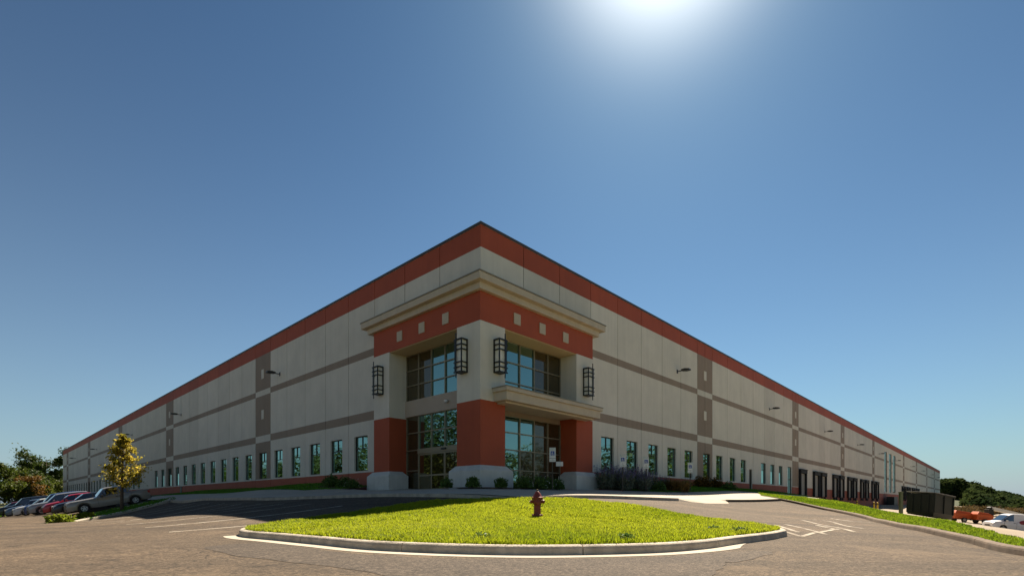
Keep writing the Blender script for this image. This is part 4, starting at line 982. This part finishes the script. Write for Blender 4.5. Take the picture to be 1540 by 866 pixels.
for (a, b, ms, lab, sc) in [(-1.5,17.6,dark,'dark shrub under the window right of the second parking sign',.62), (-1.4,24.5,redb,'wide reddish shrub against the wall by the third parking sign',1.0), (-1.5,27.0,redb,'reddish shrub under the window of the first taupe column',.95), (-3.2,25.8,dark,'low green shrub in the lawn in front of the reddish shrubs',.8), (-1.3,21.6,dark,'dark shrub just left of the third parking sign',.6)]:
    q = AB(a, b); put_shrub('shrub', ms, q[0], q[1], lab, sc=sc, rz=b, dz=.1)
q = AB(24.7,-14.4); put_shrub('shrub', lime, q[0], q[1], 'bright lime green clump at the near tip of the planter', sc=1.0)
q = AB(26.2,-12.9); put_shrub('shrub', lime, q[0], q[1], 'bright lime green clump beside the pickup front wheel', sc=.7, rz=2)
q = AB(61,-16.8); put_shrub('shrub', lime, q[0], q[1], 'bright green clump on the verge beside the drain inlet', sc=1.35, rz=1)
# weeds on the island edge
for i, (x, y, lab) in enumerate([(1.9,8.55,'broad leaved weed at the island kerb right of the hydrant'),(4.4,11.2,'broad leaved weed near the right end of the island'),(-.5,8.6,'broad leaved weed at the island kerb left of the hydrant'),(4.7,10.6,'small weed on the kerb at the right end of the island')]):
    wd = shrub_meshes(80+i, .42, .15, 260, .032, M['leafshrub']); put_shrub('weed', wd, x, y, lab, dz=.14, cat='weed')

# ------------------------------------------------------------------ fire hydrant
hx, hy = .75, 15.2; hzz = tz(hx, hy) + .125 + .045
H = empty('fire_hydrant', (hx, hy, hzz), 'weathered dark red fire hydrant standing on the grass island', 'fire hydrant')
m_ = MB(); m_.lathe([(.0,-.05),(.125,-.05),(.125,.05),(.165,.05),(.165,.085),(.105,.09),(.10,.36),(.118,.38),(.135,.42),(.135,.52),(.15,.53),(.15,.56),(.0,.56)], 24)
m_.build('barrel', M['hydrant'], H, smooth=False, bevel=.006)
m_ = MB(); m_.lathe([(.0,.561),(.165,.561),(.17,.585),(.155,.60),(.135,.605),(.10,.68),(.055,.76),(.0,.775)], 24); bo = m_.build('bonnet', M['hydrant'], H, bevel=.004)
m_ = MB(); m_.lathe([(.0,.77),(.028,.77),(.026,.83),(.0,.835)], 5); m_.build('operating_nut', M['bolt'], bo)
def nozzle(d, r, l, z):
    m_ = MB(); d = Vector(d); c = Vector((0, 0, z)); m_.tube(c + d*.09, c + d*(.13+l*.3), r*.8, r*.8, 14); m_.tube(c + d*(.13+l*.3), c + d*(.13+l), r, r*.94, 14); m_.tube(c + d*(.13+l), c + d*(.13+l+.035), r*.32, r*.28, 5)
    m_.build('nozzle_cap', M['hydrant'], H, bevel=.004)
nozzle((1, .12, 0), .058, .075, .465); nozzle((-1, -.12, 0), .058, .075, .465); nozzle((.12, -1, 0), .08, .07, .455)
m_ = MB()
for k in range(8):
    t = k*math.pi/4; m_.tube((.15*math.cos(t), .15*math.sin(t), .52), (.15*math.cos(t), .15*math.sin(t), .60), .013, n=6); m_.tube((.148*math.cos(t), .148*math.sin(t), .045), (.148*math.cos(t), .148*math.sin(t), .105), .013, n=6)
m_.build('flange_bolts', M['bolt'], H)
m_ = MB()
for s in (-1, 1):
    ps = [(s*(.17-.02*k), -.09 - .01*k, .42 - .05*math.sin(k*.6)*2) for k in range(6)]
    for p_, q_ in zip(ps, ps[1:]): m_.tube(p_, q_, .008, n=5)
m_.build('chain', M['bolt'], H)

# ------------------------------------------------------------------ accessible parking signs
def text_mesh(txt, size, name, m):
    cu = bpy.data.curves.new(name, 'FONT'); cu.body = txt; cu.size = size; cu.align_x = 'CENTER'; cu.align_y = 'CENTER'; cu.extrude = .0015
    o = bpy.data.objects.new(name, cu); COL.objects.link(o); dg = bpy.context.evaluated_depsgraph_get()
    me = bpy.data.meshes.new_from_object(o.evaluated_get(dg)); bpy.data.objects.remove(o); bpy.data.curves.remove(cu)
    me.transform(Matrix.Rotation(math.pi/2, 4, 'X')); me.materials.clear(); me.materials.append(m); me.name = name; return me
def make_sign(x, y, top, label, rz=0.0, green=False):
    g0 = tz(x, y) + .1; e = empty('parking_sign', (x, y, g0), label, 'sign', 'accessible parking signs', rz); h = top - g0
    m_ = MB(); m_.box(-.03, .03, .004, .05, -.1, h - .02); m_.build('post', M['darkalu'], e)
    m_ = MB(); m_.box(-.17, .17, -.004, .002, h-.56, h); pl = m_.build('sign_plate', M['signwhite'], e, bevel=.0)
    m_ = MB(); m_.box(-.105, .105, -.008, -.0045, h-.42, h-.19); sy = m_.build('symbol_panel', M['signblue'], pl)
    # wheelchair symbol
    c = MB(); zc = h-.34
    for k in range(14):
        t0 = math.radians(100 + k*18); t1 = math.radians(100 + (k+1)*18)
        if k < 13: c.face([(.055*math.cos(t0)-.008, -.0095, zc+.055*math.sin(t0)), (.055*math.cos(t1)-.008, -.0095, zc+.055*math.sin(t1)), (.038*math.cos(t1)-.008, -.0095, zc+.038*math.sin(t1)), (.038*math.cos(t0)-.008, -.0095, zc+.038*math.sin(t0))])
    c.box(-.022, -.004, -.0098, -.009, zc, zc+.085); c.box(-.022, .035, -.0099, -.009, zc, zc+.016); c.box(-.004, .03, -.0097, -.009, zc+.045, zc+.058); c.box(.026, .04, -.0096, -.009, zc-.06, zc+.012); c.box(.04, .06, -.0095, -.009, zc-.06, zc-.047)
    c.box(-.026, .0, -.0094, -.009, zc+.092, zc+.118)
    c.build('wheelchair_symbol', M['signwhite'], pl)
    link('lettering', text_mesh('RESERVED\nPARKING', .062, 'lettering', M['signgreen']), pl, (0, -.0055, h-.095))
    bd = MB()
    for x0, x1, z0, z1 in ((-.16,.16,h-.012,h-.006),(-.16,.16,h-.45,h-.444),(-.16,-.154,h-.444,h-.012),(.154,.16,h-.444,h-.012)): bd.box(x0, x1, -.0055, -.0042, z0, z1)
    bd.build('border', M['signgreen'], pl)
    m_ = MB(); m_.box(-.17, .17, -.004, .002, h-.76, h-.58); p2 = m_.build('sign_plate', M['signwhite'], e)
    link('lettering', text_mesh('VAN\nACCESSIBLE', .05, 'lettering', M['signgreen']), p2, (0, -.0055, h-.67))
q = AB(-2.4, 3.02); make_sign(q[0], q[1], 2.92, 'accessible parking sign on a post before the corner entrance glazing')
q = AB(-4.0, 7.5+.0); q = AB(-3.6, 8.6)
def on_ray(px, a):
    u = (px-770)/772; q0 = P0 + a*Lv; b = (u*q0[1]-q0[0])/(Rv[0]-u*Rv[1]); return q0 + b*Rv
q = on_ray(936.6, -3.3); make_sign(q[0], q[1], 2.88, 'accessible parking sign rising out of the lavender sage bushes', -.15)
q = on_ray(971.7, -3.3); make_sign(q[0], q[1], 2.92, 'accessible parking sign just right of the lavender sage bushes', -.15)
q = on_ray(1038, -3.6); make_sign(q[0], q[1], 2.86, 'accessible parking sign in the lawn near the reddish shrubs', -.2)
q = on_ray(841.5, -1.6); g0 = tz(*q)+.1
e = empty('notice_sign', (q[0], q[1], g0), 'small low landscape notice plate on a thin post near the red pillar', 'sign')
m_ = MB(); m_.box(-.02, .02, .003, .035, -.1, 1.62); m_.build('post', M['darkalu'], e)
m_ = MB(); m_.box(-.2, .2, -.004, .002, 1.38, 1.64); m_.build('sign_plate', M['signwhite'], e)

# ------------------------------------------------------------------ right side: posts, bollards, dumpster, trailers, van
e = empty('marker_post', (25.0, 33.0, tz(25, 33)), 'square dark green utility post on the grass strip left of the dumpster', 'post')
m_ = MB(); m_.box(-.085, .085, -.085, .085, -.2, 1.45); m_.build('shaft', M['greenpost'], e, bevel=.01)
m_ = MB(); m_.box(-.10, .10, -.10, .10, 1.452, 1.52); m_.build('cap', M['greenpost'], e, bevel=.01)
def bollard(x, y, h, lab):
    e = empty('bollard', (x, y, tz(x, y)-.02), lab, 'bollard', 'yellow bollards by the loading docks')
    m_ = MB(); m_.lathe([(0,-.1),(.11,-.1),(.11,h),(.09,h+.05),(.05,h+.08),(0,h+.09)], 14); m_.build('pipe', M['yellow'], e, smooth=False)
    m_ = MB(); m_.lathe([(.113,h-.25),(.113,h-.13)], 14); m_.build('reflective_band', M['black'], e, fix=False)
bollard(51.5, 73, 1.45, 'left one of the pair of yellow bollards before the loading docks'); bollard(52.0, 73, 1.45, 'right one of the pair of yellow bollards before the loading docks'); bollard(48.4, 72, 1.35, 'single yellow bollard standing left of the bollard pair')
dx, dy = 37.1, 45.6; da = R_(27)
D = empty('dumpster', (dx, dy, tz(dx, dy)-.03), 'large dark green steel dumpster with grey lid behind the grass strip', 'dumpster', rz=da)
D.rotation_euler = (0, R_(5.5), da)
m_ = MB(); w, l, h = 1.0, 1.7, 2.15
m_.ring([[(-l+.12,-w+.06,.12),(l-.12,-w+.06,.12),(l-.12,w-.06,.12),(-l+.12,w-.06,.12)], [(-l,-w,.5),(l,-w,.5),(l,w,.5),(-l,w,.5)], [(-l,-w,h),(l,-w,h),(l,w,h),(-l,w,h)]])
m_.build('container', M['dumpster'], D, bevel=.02)
m_ = MB()
for k in range(3): x = -l+.1 + k*(2*l-.2)/2; m_.box(x-.06, x+.06, -w-.07, -w-.002, .5, h-.1); m_.box(x-.06, x+.06, w+.002, w+.07, .5, h-.1)
for s in (-1, 1):
    for y in (-.6, .0, .6): m_.box(s*l+(.002 if s > 0 else -.07), s*l+(.07 if s > 0 else -.002), y-.05, y+.05, .5, h-.1)
m_.box(-l-.08, l+.08, -w-.09, -w-.001, h-.098, h); m_.box(-l-.08, l+.08, w+.001, w+.09, h-.098, h)
m_.build('stiffener_ribs', M['dumpster'], D)
for k in range(2):
    m_ = MB(); x0 = -l-.06 + k*(l+.07); x1 = x0 + l + .05
    m_.ring([[(x0,-w-.12,h+.005),(x1,-w-.12,h+.005),(x1,w+.1,h+.16),(x0,w+.1,h+.16)], [(x0,-w-.12,h+.06),(x1,-w-.12,h+.06),(x1,w+.1,h+.22),(x0,w+.1,h+.22)]]); m_.build('lid', M['lid'], D, bevel=.01)
m_ = MB()
for x in (-l+.4, l-.4):
    for y in (-w+.3, w-.3): m_.tube((x, y-.05, .07), (x, y+.05, .07), .09, n=12); m_.box(x-.07, x+.07, y-.08, y+.08, .07, .13)
m_.build('caster', M['rubber'], D)
def wheel(parent, x, y, r, w, name='wheel', side=1):
    o = bpy.data.objects.new(name, None)
    t = MB(); rg = [(r*.6, -w/2), (r*.93, -w/2), (r, -w/2+.03), (r, w/2-.03), (r*.93, w/2), (r*.6, w/2)]
    t.ring([[(x + rr*math.cos(a), y + yy, r + rr*math.sin(a)) for a in [2*math.pi*k/22 for k in range(22)]] for rr, yy in rg], cap=False)
    wo = t.build(name, M['tyre'], parent)
    q = MB(); yo = y + side*(w/2-.025)
    n = 20
    q.ring([[(x + rr*math.cos(a), yo + d_*side, r + rr*math.sin(a)) for a in [2*math.pi*k/n for k in range(n)]] for rr, d_ in ((r*.64, .0), (r*.60, .015), (r*.52, -.03), (r*.45, -.03))], cap=False)
    for k in range(5):
        a = 2*math.pi*k/5 + .3; d = Vector((math.cos(a), 0, math.sin(a))); pn = Vector((-d.z, 0, d.x)); c = Vector((x, yo, r))
        q.face([c + d*r*.1 + pn*.035, c + d*r*.56 + pn*.045, c + d*r*.56 - pn*.045, c + d*r*.1 - pn*.035])
    q.lathe([(0, 0)], 3) if False else None
    q.ring([[(x + rr*math.cos(a), yo + dd*side, r + rr*math.sin(a)) for a in [2*math.pi*k/12 for k in range(12)]] for rr, dd in ((r*.16, -.02), (r*.14, .012), (.001, .012))], cap=False)
    q.build('rim', M['rim'], wo, fix=False)
    b_ = MB(); b_.ring([[(x + rr*math.cos(a), y - side*.0 + side*(w/2-.07), r + rr*math.sin(a)) for a in [2*math.pi*k/16 for k in range(16)]] for rr in (.001, r*.62)], cap=False); b_.build('brake_disc', M['plastic'], wo, fix=False)
    return wo
def trailer(x, y, rz, lab, ln):
    e = empty('trailer', (x, y, tz(x, y)), lab, 'trailer', 'orange site trailers'); e.rotation_euler = (0, R_(3), rz)
    m_ = MB(); m_.ring([[(-ln/2,-.85,.5),(ln/2,-.85,.5),(ln/2,.85,.5),(-ln/2,.85,.5)], [(-ln/2,-.85,1.25),(ln/2,-.85,1.15),(ln/2,.85,1.15),(-ln/2,.85,1.25)], [(-ln/2+.25,-.7,1.6),(ln/2-.5,-.7,1.42),(ln/2-.5,.7,1.42),(-ln/2+.25,.7,1.6)]]); m_.build('housing', M['orange'], e, bevel=.04)
    m_ = MB(); m_.box(-ln/2-.05, ln/2+.02, -.6, .6, .38, .495); m_.tube((ln/2, -.5, .44), (ln/2+1.1, 0, .44), .05); m_.tube((ln/2, .5, .44), (ln/2+1.1, 0, .44), .05); m_.tube((ln/2+.95, 0, 0), (ln/2+.95, 0, .55), .035); m_.build('chassis', M['plastic'], e)
    for s in (-1, 1): wheel(e, -.1, s*.95, .33, .2, side=s)
    m_ = MB(); m_.box(-.6, .45, -1.08, -.86, .68, .73); m_.box(-.6, .45, .86, 1.08, .68, .73); m_.build('mudguard', M['orange'], e)
trailer(60.7, 69.6, R_(-8), 'orange site trailer just right of the dark green dumpster', 2.3)
trailer(62.3, 68.2, R_(-14), 'orange site trailer with drawbar towards the white van', 1.8)

# ------------------------------------------------------------------ vehicles
def paint(name, c, rough=.28, metal=.25):
    return mat(name, c, rough, metal=metal, coat=.45, var=.03, scale=2)
def vehicle(kind, name, label, col, group, parent_loc, head, pitch, ln, wd, ht, cat):
    """x forward, z up, origin between the axles on the ground"""
    e = empty(name, parent_loc, label, cat, group)
    hw = wd/2
    # stations: x fraction, belt z, top z, top half width factor, glass flags (side, top)
    if kind == 'sedan':   st = [(-.5,.72,.74,.72),(-.47,.88,.92,.82),(-.40,.93,.96,.86),(-.36,.93,.98,.84),(-.22,.92,ht-.06,.70),(-.10,.92,ht,.69),(.02,.91,ht-.01,.70),(.06,.90,ht-.03,.70),(.20,.90,.97,.84),(.24,.90,.95,.86),(.42,.80,.84,.80),(.48,.66,.70,.72),(.5,.5,.54,.66)]; cab = (3, 8)
    elif kind == 'hatch': st = [(-.5,.78,.80,.76),(-.48,.92,.97,.78),(-.43,.95,1.02,.78),(-.36,.95,ht-.1,.72),(-.25,.95,ht-.01,.70),(-.05,.94,ht,.70),(.03,.93,ht-.02,.70),(.07,.93,ht-.06,.71),(.23,.92,1.0,.84),(.27,.92,.97,.86),(.42,.84,.88,.80),(.48,.68,.72,.72),(.5,.5,.55,.66)]; cab = (2, 8)
    elif kind == 'suv':   st = [(-.5,.85,.88,.84),(-.485,1.02,1.1,.82),(-.46,1.05,1.2,.80),(-.42,1.05,ht-.07,.76),(-.28,1.05,ht,.75),(-.06,1.04,ht,.75),(.02,1.03,ht-.01,.75),(.06,1.03,ht-.05,.76),(.19,1.02,1.12,.86),(.23,1.02,1.08,.88),(.43,.97,1.01,.84),(.485,.84,.88,.78),(.5,.6,.66,.74)]; cab = (2, 8)
    elif kind == 'pickup':st = [(-.5,1.02,1.04,.97),(-.48,1.06,1.07,.97),(-.275,1.06,1.07,.97),(-.265,1.07,1.12,.84),(-.225,1.07,ht-.04,.75),(-.14,1.07,ht,.75),(.0,1.06,ht,.75),(.04,1.05,ht-.05,.75),(.14,1.04,1.12,.86),(.16,1.03,1.08,.89),(.44,.98,1.02,.87),(.485,.88,.92,.82),(.5,.6,.64,.80)]; cab = (3, 8)
    else:                 st = [(-.5,1.1,1.3,.86),(-.49,1.15,ht-.1,.82),(-.46,1.16,ht-.02,.82),(-.2,1.16,ht,.82),(.08,1.14,ht,.82),(.14,1.12,ht-.03,.80),(.18,1.1,ht-.1,.80),(.22,1.09,ht-.22,.80),(.34,1.06,1.18,.84),(.37,1.04,1.12,.86),(.45,.98,1.03,.82),(.49,.84,.9,.78),(.5,.6,.66,.74)]; cab = (5, 8)
    zb = .30 if kind in ('pickup', 'suv') else (.26 if kind == 'van' else .22)
    R_w = {'sedan':.32, 'hatch':.32, 'suv':.37, 'pickup':.38, 'van':.34}[kind]
    wf, wr = .31*ln, -.30*ln
    body = MB(); gl = MB()
    rings = []
    # insert extra stations around wheel arches for a lower edge that lifts over the wheels
    xs_ = sorted(set([s[0]*ln for s in st] + [w_ + R_w*1.18*k for w_ in (wf, wr) for k in (-1, -.8, -.45, 0, .45, .8, 1)]))
    xs_ = [x for i, x in enumerate(xs_) if i == 0 or x - xs_[i-1] > .012]
    def lerp(x):
        f = x/ln
        for i in range(len(st)-1):
            if st[i][0] <= f <= st[i+1][0] + 1e-9:
                t = (f-st[i][0])/(st[i+1][0]-st[i][0]); return [st[i][k]+(st[i+1][k]-st[i][k])*t for k in (1, 2, 3)]
        return list(st[-1][1:])
    xc0, xc1 = st[cab[0]][0]*ln, st[cab[1]][0]*ln
    for x in xs_:
        be, tp, tw = lerp(x); f = abs(x/ln)*2
        w_ = hw*(1 - .12*max(0, (f-.72)/.28)**2)
        arch = zb
        for c_ in (wf, wr):
            d_ = abs(x-c_); ra = R_w*1.18
            if d_ < ra: arch = max(arch, R_w*.98 + math.sqrt(max(0, ra*ra-d_*d_)) - .0)
        lo = min(arch, be-.12); md = max(lo+.04, be*.62)
        half = [(0, zb), (w_*.80, zb), (w_*.82, max(zb, lo-.02)), (w_*.985, lo), (w_, md), (w_*.975, be-.05), (w_*.94, be), (min(w_*.93, max(tw*hw, 0)) + .0, tp-.05), (max(tw*hw-.10, 0), tp), (0, tp+.015)]
        rings.append([(x, y, z) for y, z in half] + [(x, -y, z) for y, z in reversed(half[1:-1])])
    n = len(rings[0]); nh = 10
    body.v = [p for r in rings for p in r]
    pill = {'sedan':(-.335,-.22,-.07,-.05,.17), 'hatch':(-.40,-.27,-.06,-.04,.2), 'suv':(-.43,-.30,-.27,-.06,-.04,.17), 'pickup':(-.115,-.09,.0,.015,.17), 'van':(.12,.15,.30)}[kind]
    side_bands = {'sedan':[(-.31,-.07),(-.05,.175)], 'hatch':[(-.37,-.20),(-.18,-.05),(-.03,.2)], 'suv':[(-.43,-.29),(-.27,-.08),(-.06,.17)], 'pickup':[(-.235,-.13),(-.115,.105)], 'van':[(.13,.31)]}[kind]
    for k in range(len(rings)-1):
        xm = (rings[k][0][0]+rings[k+1][0][0])/2
        for j in range(n):
            f = (k*n+j, k*n+(j+1) % n, (k+1)*n+(j+1) % n, (k+1)*n+j)
            jj = j if j < nh-1 else n-1-j      # segment index from the bottom, both sides
            top_glass = False
            sl0 = (st[cab[1]-1][0]*ln, st[cab[1]][0]*ln); sl1 = (st[cab[0]][0]*ln, st[cab[0]+1][0]*ln)
            if jj in (7, 8) and (sl0[0] < xm < sl0[1] or (sl1[0] < xm < sl1[1] and kind != 'van')): top_glass = True
            if top_glass: gl.face([body.v[i] for i in f]); continue
            body.f.append(f); body.m.append(0)
    body.f.append(tuple(range(n))); body.m.append(0); body.f.append(tuple((len(rings)-1)*n+i for i in range(n))); body.m.append(0)
    body.build('body', col, e, smooth=False, fix=True)
    bo = [c for c in COL.objects if c.parent == e and c.name.startswith('body')][-1]
    for pgn in bo.data.polygons: pgn.use_smooth = True
    try: bo.data.set_sharp_from_angle(angle=R_(38))
    except Exception: pass
    if gl.f: gl.build('windscreen', M['carglass'], e, fix=False)
    # side windows: panels standing 4 mm proud of the cabin side
    for s in (-1, 1):
        for x0f, x1f in side_bands:
            x0, x1 = x0f*ln, x1f*ln; q = MB(); ks = 6; r0 = []; r1 = []
            for i in range(ks+1):
                x = x0 + (x1-x0)*i/ks; be, tp, tw = lerp(x); f = abs(x/ln)*2; w_ = hw*(1-.12*max(0, (f-.72)/.28)**2)
                yb, zb_ = w_*.94, be; yt, zt_ = min(w_*.93, tw*hw), tp-.05
                lo_, hi_ = .10, .93
                if zt_-zb_ < .12: continue
                r0.append((x, s*(yb+(yt-yb)*lo_+.006), zb_+(zt_-zb_)*lo_)); r1.append((x, s*(yb+(yt-yb)*hi_+.006), zb_+(zt_-zb_)*hi_))
            for i in range(len(r0)-1): q.face([r0[i], r0[i+1], r1[i+1], r1[i]])
            if q.f: q.build('side_window', M['carglass'], e, fix=False)
    # trim
    fx = ln*.5
    t = MB(); t.box(fx-.10, fx+.03, -hw*.74, hw*.74, zb+.02, zb+.24); t.build('front_bumper', M['plastic'] if kind != 'pickup' else M['chrome'], e, bevel=.03)
    t = MB(); t.box(-fx-.06, -fx+.08, -hw*.82, hw*.82, zb+.06, zb+.30); t.build('rear_bumper', M['plastic'] if kind != 'pickup' else M['chrome'], e, bevel=.03)
    gz = .56 if kind != 'pickup' and kind != 'suv' else .70
    t = MB(); t.box(fx-.08, fx+.012, -hw*.42, hw*.42, gz-.06, gz+.10); t.build('grille', M['chrome'], e, bevel=.015)
    for s in (-1, 1):
        t = MB(); t.ring([[(fx-.30, s*hw*.90, gz+.02), (fx-.30, s*hw*.90, gz+.2), (fx-.30, s*hw*.88, gz+.2), (fx-.30, s*hw*.88, gz+.02)], [(fx-.02, s*hw*.76, gz-.02), (fx-.05, s*hw*.76, gz+.15), (fx-.05, s*hw*.5, gz+.15), (fx-.01, s*hw*.5, gz-.02)]]); t.build('headlight', M['lamp'], e, bevel=.01)
        t = MB(); z_ = .72 if kind in ('sedan', 'hatch') else .8; t.box(-fx-.012, -fx+.16, min(s*hw*.62, s*hw*.90), max(s*hw*.62, s*hw*.90), z_, z_+.22); t.build('tail_light', M['taillamp'], e, bevel=.015)
        t = MB(); mx = st[cab[1]-1][0]*ln + .25; be = lerp(mx)[0]; t.box(mx-.08, mx+.06, min(s*hw*.96, s*(hw+.17)), max(s*hw*.96, s*(hw+.17)), be+.02, be+.17); t.build('mirror', col if kind != 'pickup' else M['plastic'], e, bevel=.03)
        for hxx in ({'pickup':(-.09,), 'van':(.12,), }.get(kind, (-.02, -.2))):
            t = MB(); yy = hw*.99; t.box(hxx*ln-.09, hxx*ln+.09, min(s*yy, s*(yy+.03)), max(s*yy, s*(yy+.03)), lerp(hxx*ln)[0]-.16, lerp(hxx*ln)[0]-.125); t.build('door_handle', M['plastic'], e)
    for x_ in (wf, wr):
        for s in (-1, 1): wheel(e, x_, s*(hw-.12), R_w, .23, side=s)
    # dark wheel wells and sill
    t = MB()
    for x_ in (wf, wr): t.box(x_-R_w*1.1, x_+R_w*1.1, -hw*.78, hw*.78, zb-.02, R_w*2.0)
    t.box(-ln*.46, ln*.46, -hw*.7, hw*.7, zb-.06, zb-.003); t.build('underbody', M['plastic'], e)
    if kind == 'pickup':
        t = MB(); t.box(-.475*ln, -.28*ln, -hw*.80, hw*.80, 1.086, 1.092); t.build('bed_liner', M['plastic'], e)
        t = MB(); t.box(-.48*ln, -.28*ln, hw*.83, hw*.95, 1.05, 1.12); t.box(-.48*ln, -.28*ln, -hw*.95, -hw*.83, 1.05, 1.12); t.box(-.495*ln, -.482*ln, -hw*.94, hw*.94, 1.05, 1.12); t.build('bed_rail', col, e, bevel=.01)
    # door shut lines
    t = MB()
    for xf in ({'sedan':(-.19,-.06,.16), 'hatch':(-.2,-.045,.18), 'suv':(-.22,-.07,.16), 'pickup':(-.262,-.122,.14), 'van':(.08,.3,-.25)}[kind]):
        x = xf*ln; be = lerp(x)[0]
        for s in (-1, 1): t.box(x-.006, x+.006, min(s*hw*.97, s*(hw+.003)), max(s*hw*.97, s*(hw+.003)), zb+.12, be-.06)
    t.build('door_seam', M['black'], e)
    e.rotation_euler = (0, pitch, head)
    return e
HEADV = -Rv                                    # cars at the left face away from the wall
hd_a = math.atan2(HEADV[1], HEADV[0])
def park(a, bfront, kind, label, col, ln, wd, ht, cat='car', dh=0.0, name='parked_car'):
    bc = bfront + ln/2; p = AB(a, bc); f = AB(a, bc - .31*ln); r = AB(a, bc + .30*ln)
    zf, zr = tz(*f), tz(*r); pit = math.atan2(zr-zf, .61*ln)
    e = vehicle(kind, name, label, col, 'vehicles parked in a row along the left wall', (p[0], p[1], zr + (zf-zr)*(.30/.61)), hd_a+dh, pit, ln, wd, ht, cat)
    return e
park(33.0, -13.3, 'pickup', 'silver grey extended cab pickup parked beside the golden tree', paint('silver_paint', (.24, .225, .20)), 5.5, 1.84, 1.74, 'pickup', name='pickup_truck')
park(36.2, -13.8, 'sedan', 'black low sedan directly beyond the silver pickup', paint('black_paint', (.012, .014, .02)), 4.75, 1.82, 1.42)
park(39.3, -14.2, 'hatch', 'bright red hatchback parked between dark cars', paint('red_paint', (.36, .012, .022)), 4.3, 1.78, 1.46)
park(42.4, -14.9, 'suv', 'silver sport utility car beyond the red hatchback', paint('grey_paint', (.22, .235, .25)), 4.6, 1.86, 1.68)
park(45.5, -15.0, 'suv', 'dark blue sport utility car with raised roof in the row', paint('blue_paint', (.015, .035, .14)), 4.7, 1.88, 1.78)
park(48.8, -15.6, 'sedan', 'white sedan in the middle of the row of parked cars', paint('white_car_paint', (.45, .46, .46), metal=0), 4.7, 1.82, 1.43)
park(52.2, -16.0, 'sedan', 'slate blue sedan near the far end of the row', paint('slate_paint', (.07, .10, .16)), 4.6, 1.8, 1.43)
park(55.8, -16.5, 'suv', 'black sport utility car at the far end of the row', paint('jet_paint', (.012, .012, .014)), 4.8, 1.9, 1.76)
park(60.0, -16.9, 'hatch', 'dark maroon hatchback last in the row of parked cars', paint('maroon_paint', (.10, .012, .015)), 4.2, 1.76, 1.48)
# white van with a dark red oval on its side
vx, vy = 55.9, 57.2; vz = tz(vx, vy) - .15
V_ = vehicle('van', 'van', 'white delivery van with dark red oval logo at the right edge', paint('van_white', (.66, .65, .66), metal=0), None, (vx, vy, vz), math.pi + R_(-12), R_(-6), 5.2, 1.95, 2.05, 'van')
for s in (-1, 1):
    q = MB(); n = 28
    q.ring([[(-.75 + .95*k_*math.cos(a), s*(.95*1.0+.012-.075*max(0, (.25*k_*math.sin(a)))/.25), 1.12 + .32*k_*math.sin(a)) for a in [2*math.pi*k/n for k in range(n)]] for k_ in (.001, 1.0)], cap=False)
    q.build('oval_logo', M['logo'], V_, fix=False)

# drain inlet at the left kerb
ip = AB(57.5, -18.3); e = empty('drain_inlet', (ip[0], ip[1], tz(*ip)), 'pale concrete drain inlet frame set in the road edge at the left', 'drain')
e.rotation_euler = (0, 0, math.atan2(Lv[1], Lv[0]))
m_ = MB(); m_.box(-1.3, 1.3, -1.0, -.7, -.05, .10); m_.box(-1.3, 1.3, .7, 1.0, -.05, .10); m_.box(-1.3, -1.0, -.7, .7, -.05, .10); m_.box(1.0, 1.3, -.7, .7, -.05, .10); m_.build('frame', M['kerb'], e, bevel=.01)
m_ = MB(); m_.box(-.99, .99, -.69, .69, -.04, .0)
for k in range(9): m_.box(-.95+k*.22, -.87+k*.22, -.69, .69, .001, .03)
m_.build('grate', M['black'], e)
ko = kerb('kerb', [AB(46,-17.0), AB(52,-16.7), AB(56,-17.6)], M['kerb'], .14, .17); tag(ko, kind='structure')
# green electrical cabinet and steps by the middle dock entrance
cp_ = AB(-1.2, 134); e = empty('utility_cabinet', (cp_[0], cp_[1], tz(*cp_)), 'dark green utility cabinet against the wall below the tall slot windows', 'cabinet'); e.rotation_euler = (0, 0, rot_for('R'))
m_ = MB(); m_.box(-3.0, 3.0, -.9, .6, 0, 2.0); m_.build('housing', M['dumpster'], e, bevel=.04)
m_ = MB(); m_.box(-2.8, -.05, -.93, -.902, .2, 1.85); m_.box(.05, 2.8, -.93, -.902, .2, 1.85); m_.build('door', M['dumpster'], e)

# white boom arm lowered behind the van
e = empty('boom_arm', (80.0, 86.0, tz(80, 86)), 'white boom arm sloping down to the ground behind the white van', 'boom')
z0 = tz(80, 86); m_ = MB(); A_ = Vector((0, 0, -1.0 - z0)); B_ = Vector((9.0, 1.0, -2.75 - z0)); d_ = (B_-A_)
m_.ring([[A_ + Vector((0, y, z)) for y, z in ((-.25,-.28),(.25,-.28),(.25,.28),(-.25,.28))], [B_ + Vector((0, y, z)) for y, z in ((-.2,-.2),(.2,-.2),(.2,.2),(-.2,.2))]]); m_.build('arm', M['white'], e, bevel=.03)
m_ = MB(); m_.box(-.5, .3, -.45, .45, -.1, A_.z - .2); m_.box(-.9, .9, -.8, .8, -.1, .5); m_.build('mast', M['plastic'], e, bevel=.03)
m_ = MB(); m_.tube((0, -.34, A_.z), (0, .34, A_.z), .2, n=14); m_.build('pivot', M['plastic'], e)
